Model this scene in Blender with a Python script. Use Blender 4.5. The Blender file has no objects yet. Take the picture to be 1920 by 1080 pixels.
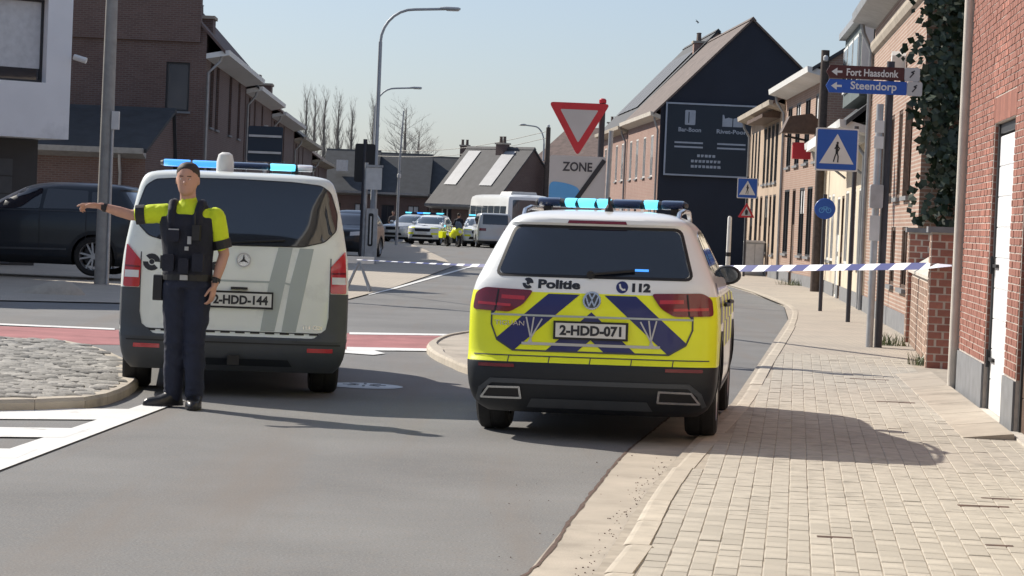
import bpy, bmesh, math, random
from mathutils import Vector, Matrix, noise as mnoise
random.seed(7)
C = bpy.context.scene.collection
SC = bpy.context.scene
R = math.radians

# ------------------------------------------------------------------ camera
FPX, HORIZON, CAM_H, ROLL = 4600.0, 412.0, 1.60, R(2.4)
_p = math.atan((540 - HORIZON) * math.cos(ROLL) / FPX)
FW = Vector((0, math.cos(_p), -math.sin(_p)))
_r = Vector((1, 0, 0)); _u = Vector((0, math.sin(_p), math.cos(_p)))
RT = _r * math.cos(ROLL) + _u * math.sin(ROLL)
UP = _u * math.cos(ROLL) - _r * math.sin(ROLL)
CAM = Vector((0, 0, CAM_H))
cam = bpy.data.objects.new('camera', bpy.data.cameras.new('camera')); C.objects.link(cam)
cam.data.sensor_width = 36; cam.data.lens = FPX / 1920 * 36
cam.data.clip_start = 0.5; cam.data.clip_end = 6000
_m = Matrix((RT, UP, -FW)).transposed().to_4x4(); _m.translation = CAM
cam.matrix_world = _m
SC.camera = cam
SC.render.resolution_x, SC.render.resolution_y = 1920, 1080

# ------------------------------------------------------------------ light
SUN_TO = Vector((-1.1, 0.84, 1.02)).normalized()
EL = math.asin(SUN_TO.z); AZ = math.atan2(SUN_TO.x, SUN_TO.y)
w = bpy.data.worlds.new('World'); SC.world = w; w.use_nodes = True
nt = w.node_tree; bg = nt.nodes['Background']
sky = nt.nodes.new('ShaderNodeTexSky'); sky.sky_type = 'NISHITA'; sky.sun_disc = False
sky.sun_elevation = EL; sky.sun_rotation = AZ
sky.air_density = 1.0; sky.dust_density = 1.0; sky.ozone_density = 1.0; sky.altitude = 20
tint = nt.nodes.new('ShaderNodeMix'); tint.data_type = 'RGBA'; tint.blend_type = 'MULTIPLY'; tint.inputs[0].default_value = 1
tint.inputs[7].default_value = (0.89, 0.955, 1.15, 1)      # the photograph's cool white balance, even over the whole sky
nt.links.new(sky.outputs[0], tint.inputs[6])
veil = nt.nodes.new('ShaderNodeMix'); veil.data_type = 'RGBA'; veil.inputs[0].default_value = 0.30   # thin high cloud, the same everywhere
veil.inputs[7].default_value = (5.8, 6.6, 7.3, 1)
nt.links.new(tint.outputs[2], veil.inputs[6]); nt.links.new(veil.outputs[2], bg.inputs[0]); bg.inputs[1].default_value = 0.076
sun = bpy.data.objects.new('sun', bpy.data.lights.new('sun', 'SUN')); C.objects.link(sun)
sun.data.energy = 4.4; sun.data.angle = R(0.55); sun.data.color = (1, 0.925, 0.81)
sun.rotation_euler = SUN_TO.to_track_quat('Z', 'Y').to_euler(); sun.location = (-30, 20, 40)
SC.view_settings.view_transform = 'Standard'; SC.view_settings.look = 'None'
SC.view_settings.exposure = 0.47; SC.view_settings.gamma = 1; SC.view_settings.use_curve_mapping = False

# ------------------------------------------------------------------ pixel helpers
def ray(px, py): return FW * FPX + RT * (px - 960) - UP * (py - 540)
def G(px, py, z=0.0):
    r = ray(px, py); t = (z - CAM_H) / r.z
    return CAM + r * t
def P(px, py, d):
    r = ray(px, py); return CAM + r * (d / r.y)
def XP(px, d, z=0.0):
    k = (px - 960) / FPX; zz = z - CAM_H
    return (k * (FW.y * d + FW.z * zz) - RT.y * d - RT.z * zz) / (RT.x - k * FW.x)
def ZP(px, py, d): return P(px, py, d).z

# ------------------------------------------------------------------ materials
MATS = {}
def nodes_of(name):
    m = bpy.data.materials.new(name); m.use_nodes = True
    n = m.node_tree.nodes; b = n['Principled BSDF']
    MATS[name] = m
    return m, m.node_tree, n, m.node_tree.links, b
def mix(nt, a, b, fac=None, blend='MIX', f=0.5):
    x = nt.nodes.new('ShaderNodeMix'); x.data_type = 'RGBA'; x.blend_type = blend
    x.inputs[0].default_value = f
    if fac is not None: nt.links.new(fac, x.inputs[0])
    for i, v in ((6, a), (7, b)):
        if hasattr(v, 'is_output'): nt.links.new(v, x.inputs[i])
        else: x.inputs[i].default_value = (*v, 1)
    return x.outputs[2]
def noise(nt, vec, scale, detail=4, rough=0.55):
    x = nt.nodes.new('ShaderNodeTexNoise'); x.inputs['Scale'].default_value = scale
    x.inputs['Detail'].default_value = detail; x.inputs['Roughness'].default_value = rough
    nt.links.new(vec, x.inputs['Vector']); return x.outputs['Fac']
def ramp(nt, v, a, b):
    x = nt.nodes.new('ShaderNodeMapRange'); x.inputs[1].default_value = a; x.inputs[2].default_value = b
    nt.links.new(v, x.inputs[0]); return x.outputs[0]
def coord(nt, kind='Object'): return nt.nodes.new('ShaderNodeTexCoord').outputs[kind]
def bump(nt, h, strength, dist, b):
    x = nt.nodes.new('ShaderNodeBump'); x.inputs['Strength'].default_value = strength
    x.inputs['Distance'].default_value = dist; nt.links.new(h, x.inputs['Height'])
    nt.links.new(x.outputs[0], b.inputs['Normal'])
def pbr(name, col, rough=0.6, metal=0.0, var=0.12, scale=3.0, bmp=0.0, bscale=60, spec=0.5, coat=0.0, rnd=0.0, dirt=0.0):
    m, nt, n, l, b = nodes_of(name)
    b.inputs['Roughness'].default_value = rough; b.inputs['Metallic'].default_value = metal
    b.inputs['Specular IOR Level'].default_value = spec
    if coat: b.inputs['Coat Weight'].default_value = coat; b.inputs['Coat Roughness'].default_value = 0.05
    c = coord(nt)
    if var or rnd:
        lo = tuple(max(0, x * (1 - var)) for x in col); hi = tuple(min(1, x * (1 + var)) for x in col)
        out = mix(nt, lo, hi, ramp(nt, noise(nt, c, scale, 6), 0.3, 0.7))
        if rnd:
            oi = n.new('ShaderNodeObjectInfo')
            out = mix(nt, tuple(x * (1 - rnd) for x in col), out, oi.outputs['Random'])
        if dirt:
            out = mix(nt, out, tuple(x * 0.45 for x in col), ramp(nt, noise(nt, c, scale * 0.35, 8, 0.7), 0.52, 0.52 + 0.3), f=dirt)
        l.new(out, b.inputs['Base Color'])
    else: b.inputs['Base Color'].default_value = (*col, 1)
    if bmp: bump(nt, noise(nt, c, bscale, 5), bmp, 0.01, b)
    return m
def emis(name, col, strength, base=(0.5, 0.8, 0.9)):
    m, nt, n, l, b = nodes_of(name)
    b.inputs['Base Color'].default_value = (*base, 1); b.inputs['Roughness'].default_value = 0.2
    b.inputs['Emission Color'].default_value = (*col, 1); b.inputs['Emission Strength'].default_value = strength
    return m
def brickmat(name, c1, c2, mortar, bw=0.21, bh=0.065, ms=0.012, rough=0.85, weather=0.25):
    m, nt, n, l, b = nodes_of(name); b.inputs['Roughness'].default_value = rough
    c = coord(nt); s = n.new('ShaderNodeSeparateXYZ'); l.new(c, s.inputs[0])
    a = n.new('ShaderNodeMath'); a.operation = 'ADD'; l.new(s.outputs[0], a.inputs[0]); l.new(s.outputs[1], a.inputs[1])
    cb = n.new('ShaderNodeCombineXYZ'); l.new(a.outputs[0], cb.inputs[0]); l.new(s.outputs[2], cb.inputs[1])
    t = n.new('ShaderNodeTexBrick'); l.new(cb.outputs[0], t.inputs['Vector'])
    t.inputs['Color1'].default_value = (*c1, 1); t.inputs['Color2'].default_value = (*c2, 1); t.inputs['Mortar'].default_value = (*mortar, 1)
    t.inputs['Scale'].default_value = 1; t.inputs['Mortar Size'].default_value = ms
    t.inputs['Brick Width'].default_value = bw; t.inputs['Row Height'].default_value = bh
    o = mix(nt, t.outputs[0], tuple(x * 0.5 for x in c1), ramp(nt, noise(nt, c, 0.9, 8, 0.65), 0.45, 0.8), f=0)
    w_ = mix(nt, t.outputs[0], tuple(x * 0.55 for x in c1), ramp(nt, noise(nt, c, 0.9, 8, 0.65), 0.35, 1.2))
    l.new(w_, b.inputs['Base Color'])
    bump(nt, t.outputs['Fac'], -0.6, 0.01, b)
    return m
def glassmat(name, col=(0.012, 0.016, 0.022), rough=0.03):
    m, nt, n, l, b = nodes_of(name)
    b.inputs['Base Color'].default_value = (*col, 1); b.inputs['Roughness'].default_value = rough
    b.inputs['Specular IOR Level'].default_value = 0.8
    b.inputs['Coat Weight'].default_value = 0.7; b.inputs['Coat Roughness'].default_value = 0.02
    c = coord(nt); bump(nt, noise(nt, c, 1.5, 2), 0.06, 0.02, b)
    return m

# ground surfaces
def asphalt_mat():
    m, nt, n, l, b = nodes_of('asphalt')
    c = coord(nt)
    fine = noise(nt, c, 75, 4, 0.8); mid = noise(nt, c, 14, 6, 0.75); big = noise(nt, c, 0.55, 6, 0.6)
    o = mix(nt, (0.15, 0.15, 0.15), (0.215, 0.215, 0.212), ramp(nt, big, 0.3, 0.72))
    o = mix(nt, o, (0.075, 0.075, 0.075), ramp(nt, fine, 0.53, 0.70))
    o = mix(nt, o, (0.34, 0.335, 0.325), ramp(nt, fine, 0.45, 0.30))
    o2 = mix(nt, o, (0.215, 0.195, 0.175), ramp(nt, mid, 0.5, 0.8))
    # brownish worn track and darker seams
    mp = n.new('ShaderNodeMapping'); mp.inputs['Scale'].default_value = (1.3, 0.10, 1); l.new(c, mp.inputs[0])
    st = noise(nt, mp.outputs[0], 1.2, 5, 0.6)
    o2 = mix(nt, o2, (0.185, 0.16, 0.14), ramp(nt, st, 0.50, 0.80))
    o3 = o2
    l.new(o3, b.inputs['Base Color']); b.inputs['Roughness'].default_value = 0.85
    b.inputs['Specular IOR Level'].default_value = 0.35
    bump(nt, fine, 0.5, 0.006, b)
asphalt_mat()
pbr('old_asphalt', (0.17, 0.17, 0.168), 0.9, var=0.2, scale=1.2, bmp=0.4, bscale=150, dirt=0.4)
pbr('red_surface', (0.36, 0.145, 0.145), 0.9, var=0.18, scale=2, bmp=0.3, bscale=150, dirt=0.5)
def paint_mat():
    m, nt, n, l, b = nodes_of('road_paint'); c = coord(nt)
    o = mix(nt, (0.62, 0.62, 0.6), (0.8, 0.8, 0.78), noise(nt, c, 3, 5))
    o = mix(nt, o, (0.2, 0.2, 0.2), ramp(nt, noise(nt, c, 42, 6, 0.75), 0.6, 0.72))
    o = mix(nt, o, (0.26, 0.25, 0.24), ramp(nt, noise(nt, c, 2.2, 6, 0.7), 0.60, 0.78))
    l.new(o, b.inputs['Base Color']); b.inputs['Roughness'].default_value = 0.7
paint_mat()
pbr('concrete', (0.42, 0.37, 0.305), 0.9, var=0.15, scale=2.2, bmp=0.35, bscale=90, dirt=0.45)
pbr('kerb_concrete', (0.50, 0.445, 0.365), 0.9, var=0.16, scale=5, bmp=0.3, bscale=90, rnd=0.12, dirt=0.3)
pbr('paver', (0.455, 0.415, 0.35), 0.9, var=0.16, scale=9, bmp=0.4, bscale=120, rnd=0.16, dirt=0.35)
pbr('paver_bed', (0.37, 0.325, 0.265), 0.95, var=0.2, scale=9)
pbr('sett', (0.40, 0.38, 0.345), 0.8, var=0.3, scale=16, bmp=0.6, bscale=60, rnd=0.5, dirt=0.5)
pbr('sett_bed', (0.13, 0.12, 0.105), 0.95, var=0.2, scale=9)
pbr('soil', (0.16, 0.15, 0.11), 0.95, var=0.3, scale=0.3)
def pavetex():
    m, nt, n, l, b = nodes_of('far_paving'); c = coord(nt)
    t = n.new('ShaderNodeTexBrick'); l.new(c, t.inputs['Vector']); t.inputs['Scale'].default_value = 1
    t.inputs['Brick Width'].default_value = 0.22; t.inputs['Row Height'].default_value = 0.11; t.inputs['Mortar Size'].default_value = 0.006
    t.inputs['Color1'].default_value = (0.43, 0.38, 0.315, 1); t.inputs['Color2'].default_value = (0.47, 0.415, 0.345, 1); t.inputs['Mortar'].default_value = (0.24, 0.21, 0.18, 1)
    o = mix(nt, t.outputs[0], (0.30, 0.27, 0.235), ramp(nt, noise(nt, c, 0.6, 8, 0.7), 0.45, 0.85))
    l.new(o, b.inputs['Base Color']); b.inputs['Roughness'].default_value = 0.92
    bump(nt, t.outputs['Fac'], -0.4, 0.005, b)
pavetex()
# walls
brickmat('brick_red', (0.36, 0.115, 0.085), (0.27, 0.085, 0.065), (0.50, 0.42, 0.37))
brickmat('brick_light', (0.38, 0.225, 0.165), (0.30, 0.17, 0.125), (0.46, 0.40, 0.34))
brickmat('brick_salmon', (0.36, 0.225, 0.17), (0.31, 0.185, 0.14), (0.39, 0.31, 0.25))
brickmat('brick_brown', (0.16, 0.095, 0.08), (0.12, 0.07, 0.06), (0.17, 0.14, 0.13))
brickmat('brick_pink', (0.34, 0.20, 0.165), (0.28, 0.16, 0.13), (0.36, 0.27, 0.225))
pbr('brick_piece', (0.40, 0.165, 0.12), 0.85, var=0.22, scale=14, bmp=0.4, bscale=120, rnd=0.35)
pbr('brick_piece_tan', (0.44, 0.30, 0.23), 0.85, var=0.22, scale=14, bmp=0.4, bscale=120, rnd=0.35)
pbr('mortar', (0.52, 0.46, 0.41), 0.95, var=0.15, scale=12)
pbr('mortar_wall', (0.58, 0.52, 0.45), 0.95, var=0.15, scale=12)
pbr('render_white', (0.82, 0.83, 0.85), 0.85, var=0.05, scale=0.8, bmp=0.1, bscale=120, dirt=0.12)
pbr('render_beige', (0.44, 0.34, 0.255), 0.9, var=0.1, scale=1.2, bmp=0.2, bscale=80, dirt=0.35)
pbr('render_cream', (0.62, 0.54, 0.42), 0.9, var=0.1, scale=1.2, dirt=0.35)
pbr('shaded_wall_navy', (0.010, 0.016, 0.032), 0.75, var=0.12, scale=0.8)  # shade on the gable end wall, put into the colour as dark navy
pbr('board_navy', (0.006, 0.018, 0.036), 0.6, var=0.08, scale=1)
pbr('board_print', (0.30, 0.35, 0.43), 0.6, var=0.1, scale=4)
pbr('slate', (0.032, 0.036, 0.042), 0.7, var=0.25, scale=2.5, bmp=0.6, bscale=14)
pbr('slate_grey', (0.065, 0.065, 0.07), 0.75, var=0.2, scale=2.5, bmp=0.6, bscale=14)
pbr('tile_red', (0.13, 0.10, 0.088), 0.8, var=0.3, scale=3, bmp=0.7, bscale=12, dirt=0.4)
pbr('tile_brown', (0.12, 0.08, 0.07), 0.8, var=0.3, scale=3, bmp=0.7, bscale=12, dirt=0.4)
pbr('step_stone', (0.44, 0.385, 0.315), 0.9, var=0.14, scale=4, bmp=0.3, rnd=0.1, dirt=0.35)
pbr('solar_strip', (0.30, 0.31, 0.33), 0.4, var=0.1)
pbr('stone_blue', (0.20, 0.205, 0.215), 0.8, var=0.15, scale=5, bmp=0.2)
pbr('stone_pale', (0.55, 0.51, 0.45), 0.85, var=0.12, scale=4, bmp=0.2)
pbr('white_wood', (0.72, 0.72, 0.70), 0.5, var=0.06, scale=4)
pbr('white_door', (0.76, 0.77, 0.78), 0.45, var=0.04, scale=3)
pbr('dark_frame', (0.03, 0.032, 0.036), 0.5, var=0.1)
pbr('brown_wood', (0.10, 0.06, 0.04), 0.6, var=0.2, scale=8)
pbr('zinc', (0.36, 0.37, 0.38), 0.5, metal=0.6, var=0.15, scale=5)
pbr('zinc_light', (0.60, 0.60, 0.59), 0.6, metal=0.0, var=0.1, scale=5)
pbr('grey_cladding', (0.10, 0.125, 0.125), 0.7, var=0.15, scale=2)
pbr('solar', (0.03, 0.034, 0.042), 0.5, metal=0.0, var=0.1)
glassmat('window_glass', (0.03, 0.036, 0.045))
pbr('curtain_or_reflection', (0.62, 0.63, 0.64), 0.9, var=0.1, scale=6)
# metal and street furniture
pbr('galv', (0.42, 0.43, 0.44), 0.5, metal=0.5, var=0.15, scale=6)
pbr('lamp_grey', (0.40, 0.42, 0.44), 0.55, metal=0.2, var=0.1)
pbr('pole_dark', (0.055, 0.055, 0.065), 0.6, metal=0.2, var=0.15, scale=6)
pbr('pole_concrete', (0.33, 0.32, 0.30), 0.9, var=0.15, scale=5, bmp=0.3)
pbr('pole_wood', (0.085, 0.065, 0.055), 0.85, var=0.25, scale=10, bmp=0.4)
pbr('sign_white', (0.68, 0.68, 0.66), 0.5, var=0.05)
pbr('sign_grey', (0.50, 0.50, 0.50), 0.5, var=0.05)
pbr('sign_red', (0.52, 0.02, 0.035), 0.4, var=0.05)
pbr('sign_blue', (0.015, 0.10, 0.44), 0.4, var=0.05)
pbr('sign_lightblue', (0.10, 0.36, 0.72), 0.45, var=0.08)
pbr('sign_brown', (0.075, 0.02, 0.02), 0.5, var=0.08)
pbr('black', (0.012, 0.012, 0.014), 0.55, var=0.1)
pbr('black_text', (0.02, 0.022, 0.03), 0.5, var=0)
pbr('tape_white', (0.80, 0.80, 0.82), 0.4, var=0.04)
pbr('tape_blue', (0.010, 0.014, 0.15), 0.4, var=0.04)
pbr('rust', (0.10, 0.06, 0.045), 0.85, var=0.3, scale=20)
# vehicles
pbr('paint_white', (0.82, 0.84, 0.84), 0.28, var=0.03, scale=2, coat=0.5)
pbr('paint_van', (0.80, 0.84, 0.80), 0.30, var=0.04, scale=2, coat=0.5, dirt=0.1)
pbr('paint_silver', (0.50, 0.52, 0.53), 0.3, metal=0.2, var=0.03, coat=0.5)
pbr('hivis_yellow', (0.84, 0.90, 0.010), 0.40, var=0.04, scale=3, coat=0.2)
pbr('livery_blue', (0.012, 0.018, 0.125), 0.4, var=0.05, scale=3, coat=0.2)
pbr('livery_grey', (0.42, 0.47, 0.46), 0.4, var=0.05)
pbr('plastic_dark', (0.008, 0.011, 0.016), 0.55, var=0.12, scale=6)
pbr('plastic_grey', (0.055, 0.062, 0.072), 0.5, var=0.1, scale=6)
pbr('tyre', (0.018, 0.018, 0.019), 0.85, var=0.2, scale=12, bmp=0.3)
pbr('rim', (0.42, 0.43, 0.45), 0.35, metal=0.7, var=0.08)
pbr('rim_dark', (0.05, 0.05, 0.055), 0.45, metal=0.4, var=0.1)
pbr('chrome', (0.62, 0.63, 0.64), 0.2, metal=0.9, var=0.04)
pbr('lamp_red', (0.16, 0.004, 0.014), 0.16, var=0.06, coat=0.6)
pbr('lamp_red_bright', (0.50, 0.02, 0.03), 0.16, var=0.06, coat=0.6)
pbr('lamp_clear', (0.72, 0.72, 0.74), 0.15, var=0.06, coat=0.6)
pbr('suv_paint', (0.006, 0.012, 0.022), 0.3, var=0.05, coat=0.3)
glassmat('car_glass', (0.008, 0.012, 0.022), 0.04)
glassmat('far_glass', (0.05, 0.07, 0.09), 0.06)
emis('beacon', (0.14, 0.70, 0.95), 1.05, (0.1, 0.4, 0.6))
emis('beacon_blue', (0.06, 0.32, 0.9), 0.9, (0.05, 0.2, 0.6))
pbr('beacon_off', (0.01, 0.02, 0.06), 0.2, var=0.05, coat=0.5)
# people
pbr('skin', (0.52, 0.29, 0.21), 0.55, var=0.08, scale=12, spec=0.4)
pbr('cloth_navy', (0.012, 0.016, 0.034), 0.85, var=0.2, scale=10, bmp=0.5, bscale=26)
pbr('cloth_vest', (0.010, 0.012, 0.024), 0.8, var=0.2, scale=10, bmp=0.5, bscale=30)
pbr('cloth_yellow', (0.62, 0.74, 0.02), 0.8, var=0.1, scale=8, bmp=0.4, bscale=26)
pbr('cloth_brown', (0.10, 0.08, 0.075), 0.85, var=0.2, scale=10)
pbr('boot', (0.014, 0.014, 0.016), 0.35, var=0.15, scale=10)
pbr('hair', (0.035, 0.025, 0.018), 0.7, var=0.2, scale=40)
# plants
pbr('bark', (0.17, 0.155, 0.145), 0.9, var=0.25, scale=4)
pbr('twig', (0.26, 0.24, 0.225), 0.9, var=0.2, scale=4)
def leafmat(name, a, b_):
    m, nt, n, l, b = nodes_of(name); c = coord(nt)
    o = mix(nt, a, b_, ramp(nt, noise(nt, c, 7, 3), 0.35, 0.65)); l.new(o, b.inputs['Base Color'])
    b.inputs['Roughness'].default_value = 0.45
leafmat('ivy_leaf', (0.010, 0.022, 0.012), (0.034, 0.056, 0.024))
leafmat('grass', (0.05, 0.08, 0.025), (0.12, 0.14, 0.05))

# ------------------------------------------------------------------ mesh helpers
class MB:
    def __init__(s): s.v = []; s.f = []; s.m = []; s.mats = []
    def mi(s, mat):
        if mat is None: mat = s.mats[0] if s.mats else 'concrete'
        if mat not in s.mats: s.mats.append(mat)
        return s.mats.index(mat)
    def add(s, vs, fs, mat=None):
        o = len(s.v); i = s.mi(mat)
        s.v += [tuple(v) for v in vs]; s.f += [tuple(o + k for k in f) for f in fs]; s.m += [i] * len(fs)
    def box(s, x0, x1, y0, y1, z0, z1, mat=None, M=None, bevel=0):
        vs = [Vector((x, y, z)) for z in (z0, z1) for y in (y0, y1) for x in (x0, x1)]
        if M: vs = [M @ v for v in vs]
        s.add(vs, [(0, 2, 3, 1), (4, 5, 7, 6), (0, 1, 5, 4), (2, 6, 7, 3), (0, 4, 6, 2), (1, 3, 7, 5)], mat)
    def prism(s, pts, ax, a0, a1, mat=None, M=None):
        # pts 2d loop extruded along axis ax ('x','y','z')
        def mk(p, a): return Vector({'x': (a, p[0], p[1]), 'y': (p[0], a, p[1]), 'z': (p[0], p[1], a)}[ax])
        n = len(pts); vs = [mk(p, a0) for p in pts] + [mk(p, a1) for p in pts]
        if M: vs = [M @ v for v in vs]
        s.add(vs, [tuple(range(n))[::-1], tuple(range(n, 2 * n))] + [(i, (i + 1) % n, n + (i + 1) % n, n + i) for i in range(n)], mat)
    def tube(s, pts, rad, n=8, mat=None, cap=True):
        pts = [Vector(p) for p in pts]; k = len(pts)
        if not hasattr(rad, '__len__'): rad = [rad] * k
        vs = []; prev = None
        for i, p in enumerate(pts):
            d = (pts[min(i + 1, k - 1)] - pts[max(i - 1, 0)]).normalized()
            if prev is None: a = d.orthogonal().normalized()
            else: a = (prev - d * prev.dot(d)).normalized()
            prev = a; b = d.cross(a)
            for j in range(n):
                t = 2 * math.pi * j / n; vs.append(p + (a * math.cos(t) + b * math.sin(t)) * rad[i])
        fs = [(i * n + j, i * n + (j + 1) % n, (i + 1) * n + (j + 1) % n, (i + 1) * n + j) for i in range(k - 1) for j in range(n)]
        if cap: fs += [tuple(range(n))[::-1], tuple(range((k - 1) * n, k * n))]
        s.add(vs, fs, mat)
    def loft(s, rings, n=16, mat=None, cap=True):
        # rings: (center, rx, ry, axis_x, axis_y)
        vs = []
        for c, rx, ry, ax, ay in rings:
            c, ax, ay = Vector(c), Vector(ax), Vector(ay)
            for j in range(n):
                t = 2 * math.pi * j / n; vs.append(c + ax * (rx * math.cos(t)) + ay * (ry * math.sin(t)))
        k = len(rings)
        fs = [(i * n + j, i * n + (j + 1) % n, (i + 1) * n + (j + 1) % n, (i + 1) * n + j) for i in range(k - 1) for j in range(n)]
        if cap: fs += [tuple(range(n))[::-1], tuple(range((k - 1) * n, k * n))]
        s.add(vs, fs, mat)
    def lathe(s, prof, axis, c, n=24, mat=None):
        # prof (r, a) along the axis
        c = Vector(c); vs = []
        ax = {'x': Vector((1, 0, 0)), 'y': Vector((0, 1, 0)), 'z': Vector((0, 0, 1))}[axis]
        u = ax.orthogonal().normalized(); v = ax.cross(u)
        for r, a in prof:
            for j in range(n):
                t = 2 * math.pi * j / n; vs.append(c + ax * a + (u * math.cos(t) + v * math.sin(t)) * r)
        k = len(prof)
        s.add(vs, [(i * n + j, i * n + (j + 1) % n, (i + 1) * n + (j + 1) % n, (i + 1) * n + j) for i in range(k - 1) for j in range(n)], mat)
    def mesh(s, name, smooth=None):
        me = bpy.data.meshes.new(name); me.from_pydata(s.v, [], s.f)
        for m in (s.mats or ['concrete']): me.materials.append(MATS[m])
        me.polygons.foreach_set('material_index', s.m)
        bm = bmesh.new(); bm.from_mesh(me); bmesh.ops.recalc_face_normals(bm, faces=bm.faces); bm.to_mesh(me); bm.free()
        if smooth is not None:
            me.polygons.foreach_set('use_smooth', [True] * len(me.polygons)); me.set_sharp_from_angle(angle=R(smooth))
        me.update(); return me
    def build(s, name, parent=None, smooth=None, **kw):
        return link(name, s.mesh(name, smooth), parent, **kw)
def link(name, me, parent=None, label=None, cat=None, group=None, kind=None, M=None):
    o = bpy.data.objects.new(name, me); C.objects.link(o)
    if parent: o.parent = parent
    if M is not None: o.matrix_local = M
    tag(o, label, cat, group, kind); return o
def tag(o, label=None, cat=None, group=None, kind=None):
    if label: o['label'] = label
    if cat: o['category'] = cat
    if group: o['group'] = group
    if kind: o['kind'] = kind
    return o
def empty(name, label=None, cat=None, group=None, loc=(0, 0, 0), rz=0.0, rx=0.0, ry=0.0):
    o = bpy.data.objects.new(name, None); C.objects.link(o); o.location = loc; o.rotation_euler = (rx, ry, rz)
    o.empty_display_size = 0.2
    return tag(o, label, cat, group)
def part(name, parent, mat, fn, smooth=None, **kw):
    m = MB(); m.mi(mat); fn(m); return m.build(name, parent, smooth, **kw)
def copy_tree(o, parent=None):
    c = o.copy(); C.objects.link(c); c.parent = parent
    for ch in list(o.children): copy_tree(ch, c)
    return c
def clip(poly, a, b, c):      # keep a*x+b*y<=c
    out = []
    for i in range(len(poly)):
        p, q = poly[i], poly[(i + 1) % len(poly)]
        fp, fq = a * p[0] + b * p[1] - c, a * q[0] + b * q[1] - c
        if fp <= 0: out.append(p)
        if (fp < 0) != (fq < 0) and abs(fp - fq) > 1e-12:
            t = fp / (fp - fq); out.append((p[0] + (q[0] - p[0]) * t, p[1] + (q[1] - p[1]) * t))
    return out
def clip_convex(poly, hull):
    n = len(hull); area = sum(hull[i][0] * hull[(i + 1) % n][1] - hull[(i + 1) % n][0] * hull[i][1] for i in range(n))
    if area < 0: hull = hull[::-1]
    for i in range(n):
        (x0, y0), (x1, y1) = hull[i], hull[(i + 1) % n]
        a, b = (y1 - y0), -(x1 - x0)
        poly = clip(poly, a, b, a * x0 + b * y0)
        if len(poly) < 3: return []
    return poly
def rpoly(pts, r, k=4):
    out = []; n = len(pts)
    for i in range(n):
        p = Vector(pts[i]); a = Vector(pts[i - 1]) - p; b = Vector(pts[(i + 1) % n]) - p
        rr = min(r, a.length * 0.45, b.length * 0.45)
        p0 = p + a.normalized() * rr; p1 = p + b.normalized() * rr
        for j in range(k + 1):
            t = j / k; q = p0 * (1 - t) ** 2 + p * 2 * t * (1 - t) + p1 * t * t; out.append((q.x, q.y))
    return out
def strip_polys(pts, wd, closed=False):
    out = []; n = len(pts); rng = range(n if closed else n - 1)
    for i in rng:
        p, q = Vector(pts[i]), Vector(pts[(i + 1) % n]); d = (q - p)
        if d.length < 1e-6: continue
        d.normalize(); nn = Vector((-d.y, d.x)) * wd / 2; e = d * wd * 0.25
        out.append([tuple(p - nn - e), tuple(q - nn + e), tuple(q + nn + e), tuple(p + nn - e)])
    return out
def circle(cx, cy, r, n=24, a0=0, a1=2 * math.pi):
    return [(cx + r * math.cos(a0 + (a1 - a0) * i / n), cy + r * math.sin(a0 + (a1 - a0) * i / n)) for i in range(n)]
def ring_polys(cx, cy, r0, r1, n=24, a0=0, a1=2 * math.pi):
    out = []
    for i in range(n):
        a, b = a0 + (a1 - a0) * i / n, a0 + (a1 - a0) * (i + 1) / n
        out.append([(cx + r0 * math.cos(a), cy + r0 * math.sin(a)), (cx + r1 * math.cos(a), cy + r1 * math.sin(a)),
                    (cx + r1 * math.cos(b), cy + r1 * math.sin(b)), (cx + r0 * math.cos(b), cy + r0 * math.sin(b))])
    return out
def text_polys(s, size, cx, cy, width=None, align='CENTER', slant=0, bold=0.0):
    cu = bpy.data.curves.new('t', 'FONT'); cu.body = s; cu.size = size; cu.align_x = 'LEFT'; cu.resolution_u = 3
    cu.offset = bold
    o = bpy.data.objects.new('t', cu); C.objects.link(o)
    me = bpy.data.meshes.new_from_object(o.evaluated_get(bpy.context.evaluated_depsgraph_get()))
    vs = [v.co.copy() for v in me.vertices]; fs = [tuple(p.vertices) for p in me.polygons]
    bpy.data.objects.remove(o); bpy.data.curves.remove(cu); bpy.data.meshes.remove(me)
    x0, x1 = min(v.x for v in vs), max(v.x for v in vs); y0, y1 = min(v.y for v in vs), max(v.y for v in vs)
    k = (width / (x1 - x0)) if width else 1
    off = {'CENTER': (x0 + x1) / 2, 'LEFT': x0}[align]
    return [[(cx + (vs[i].x - off) * k + slant * vs[i].y, cy + vs[i].y - (y0 + y1) / 2) for i in f] for f in fs]
def flip(polys): return [[(-x, y) for x, y in p][::-1] for p in polys]

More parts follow.
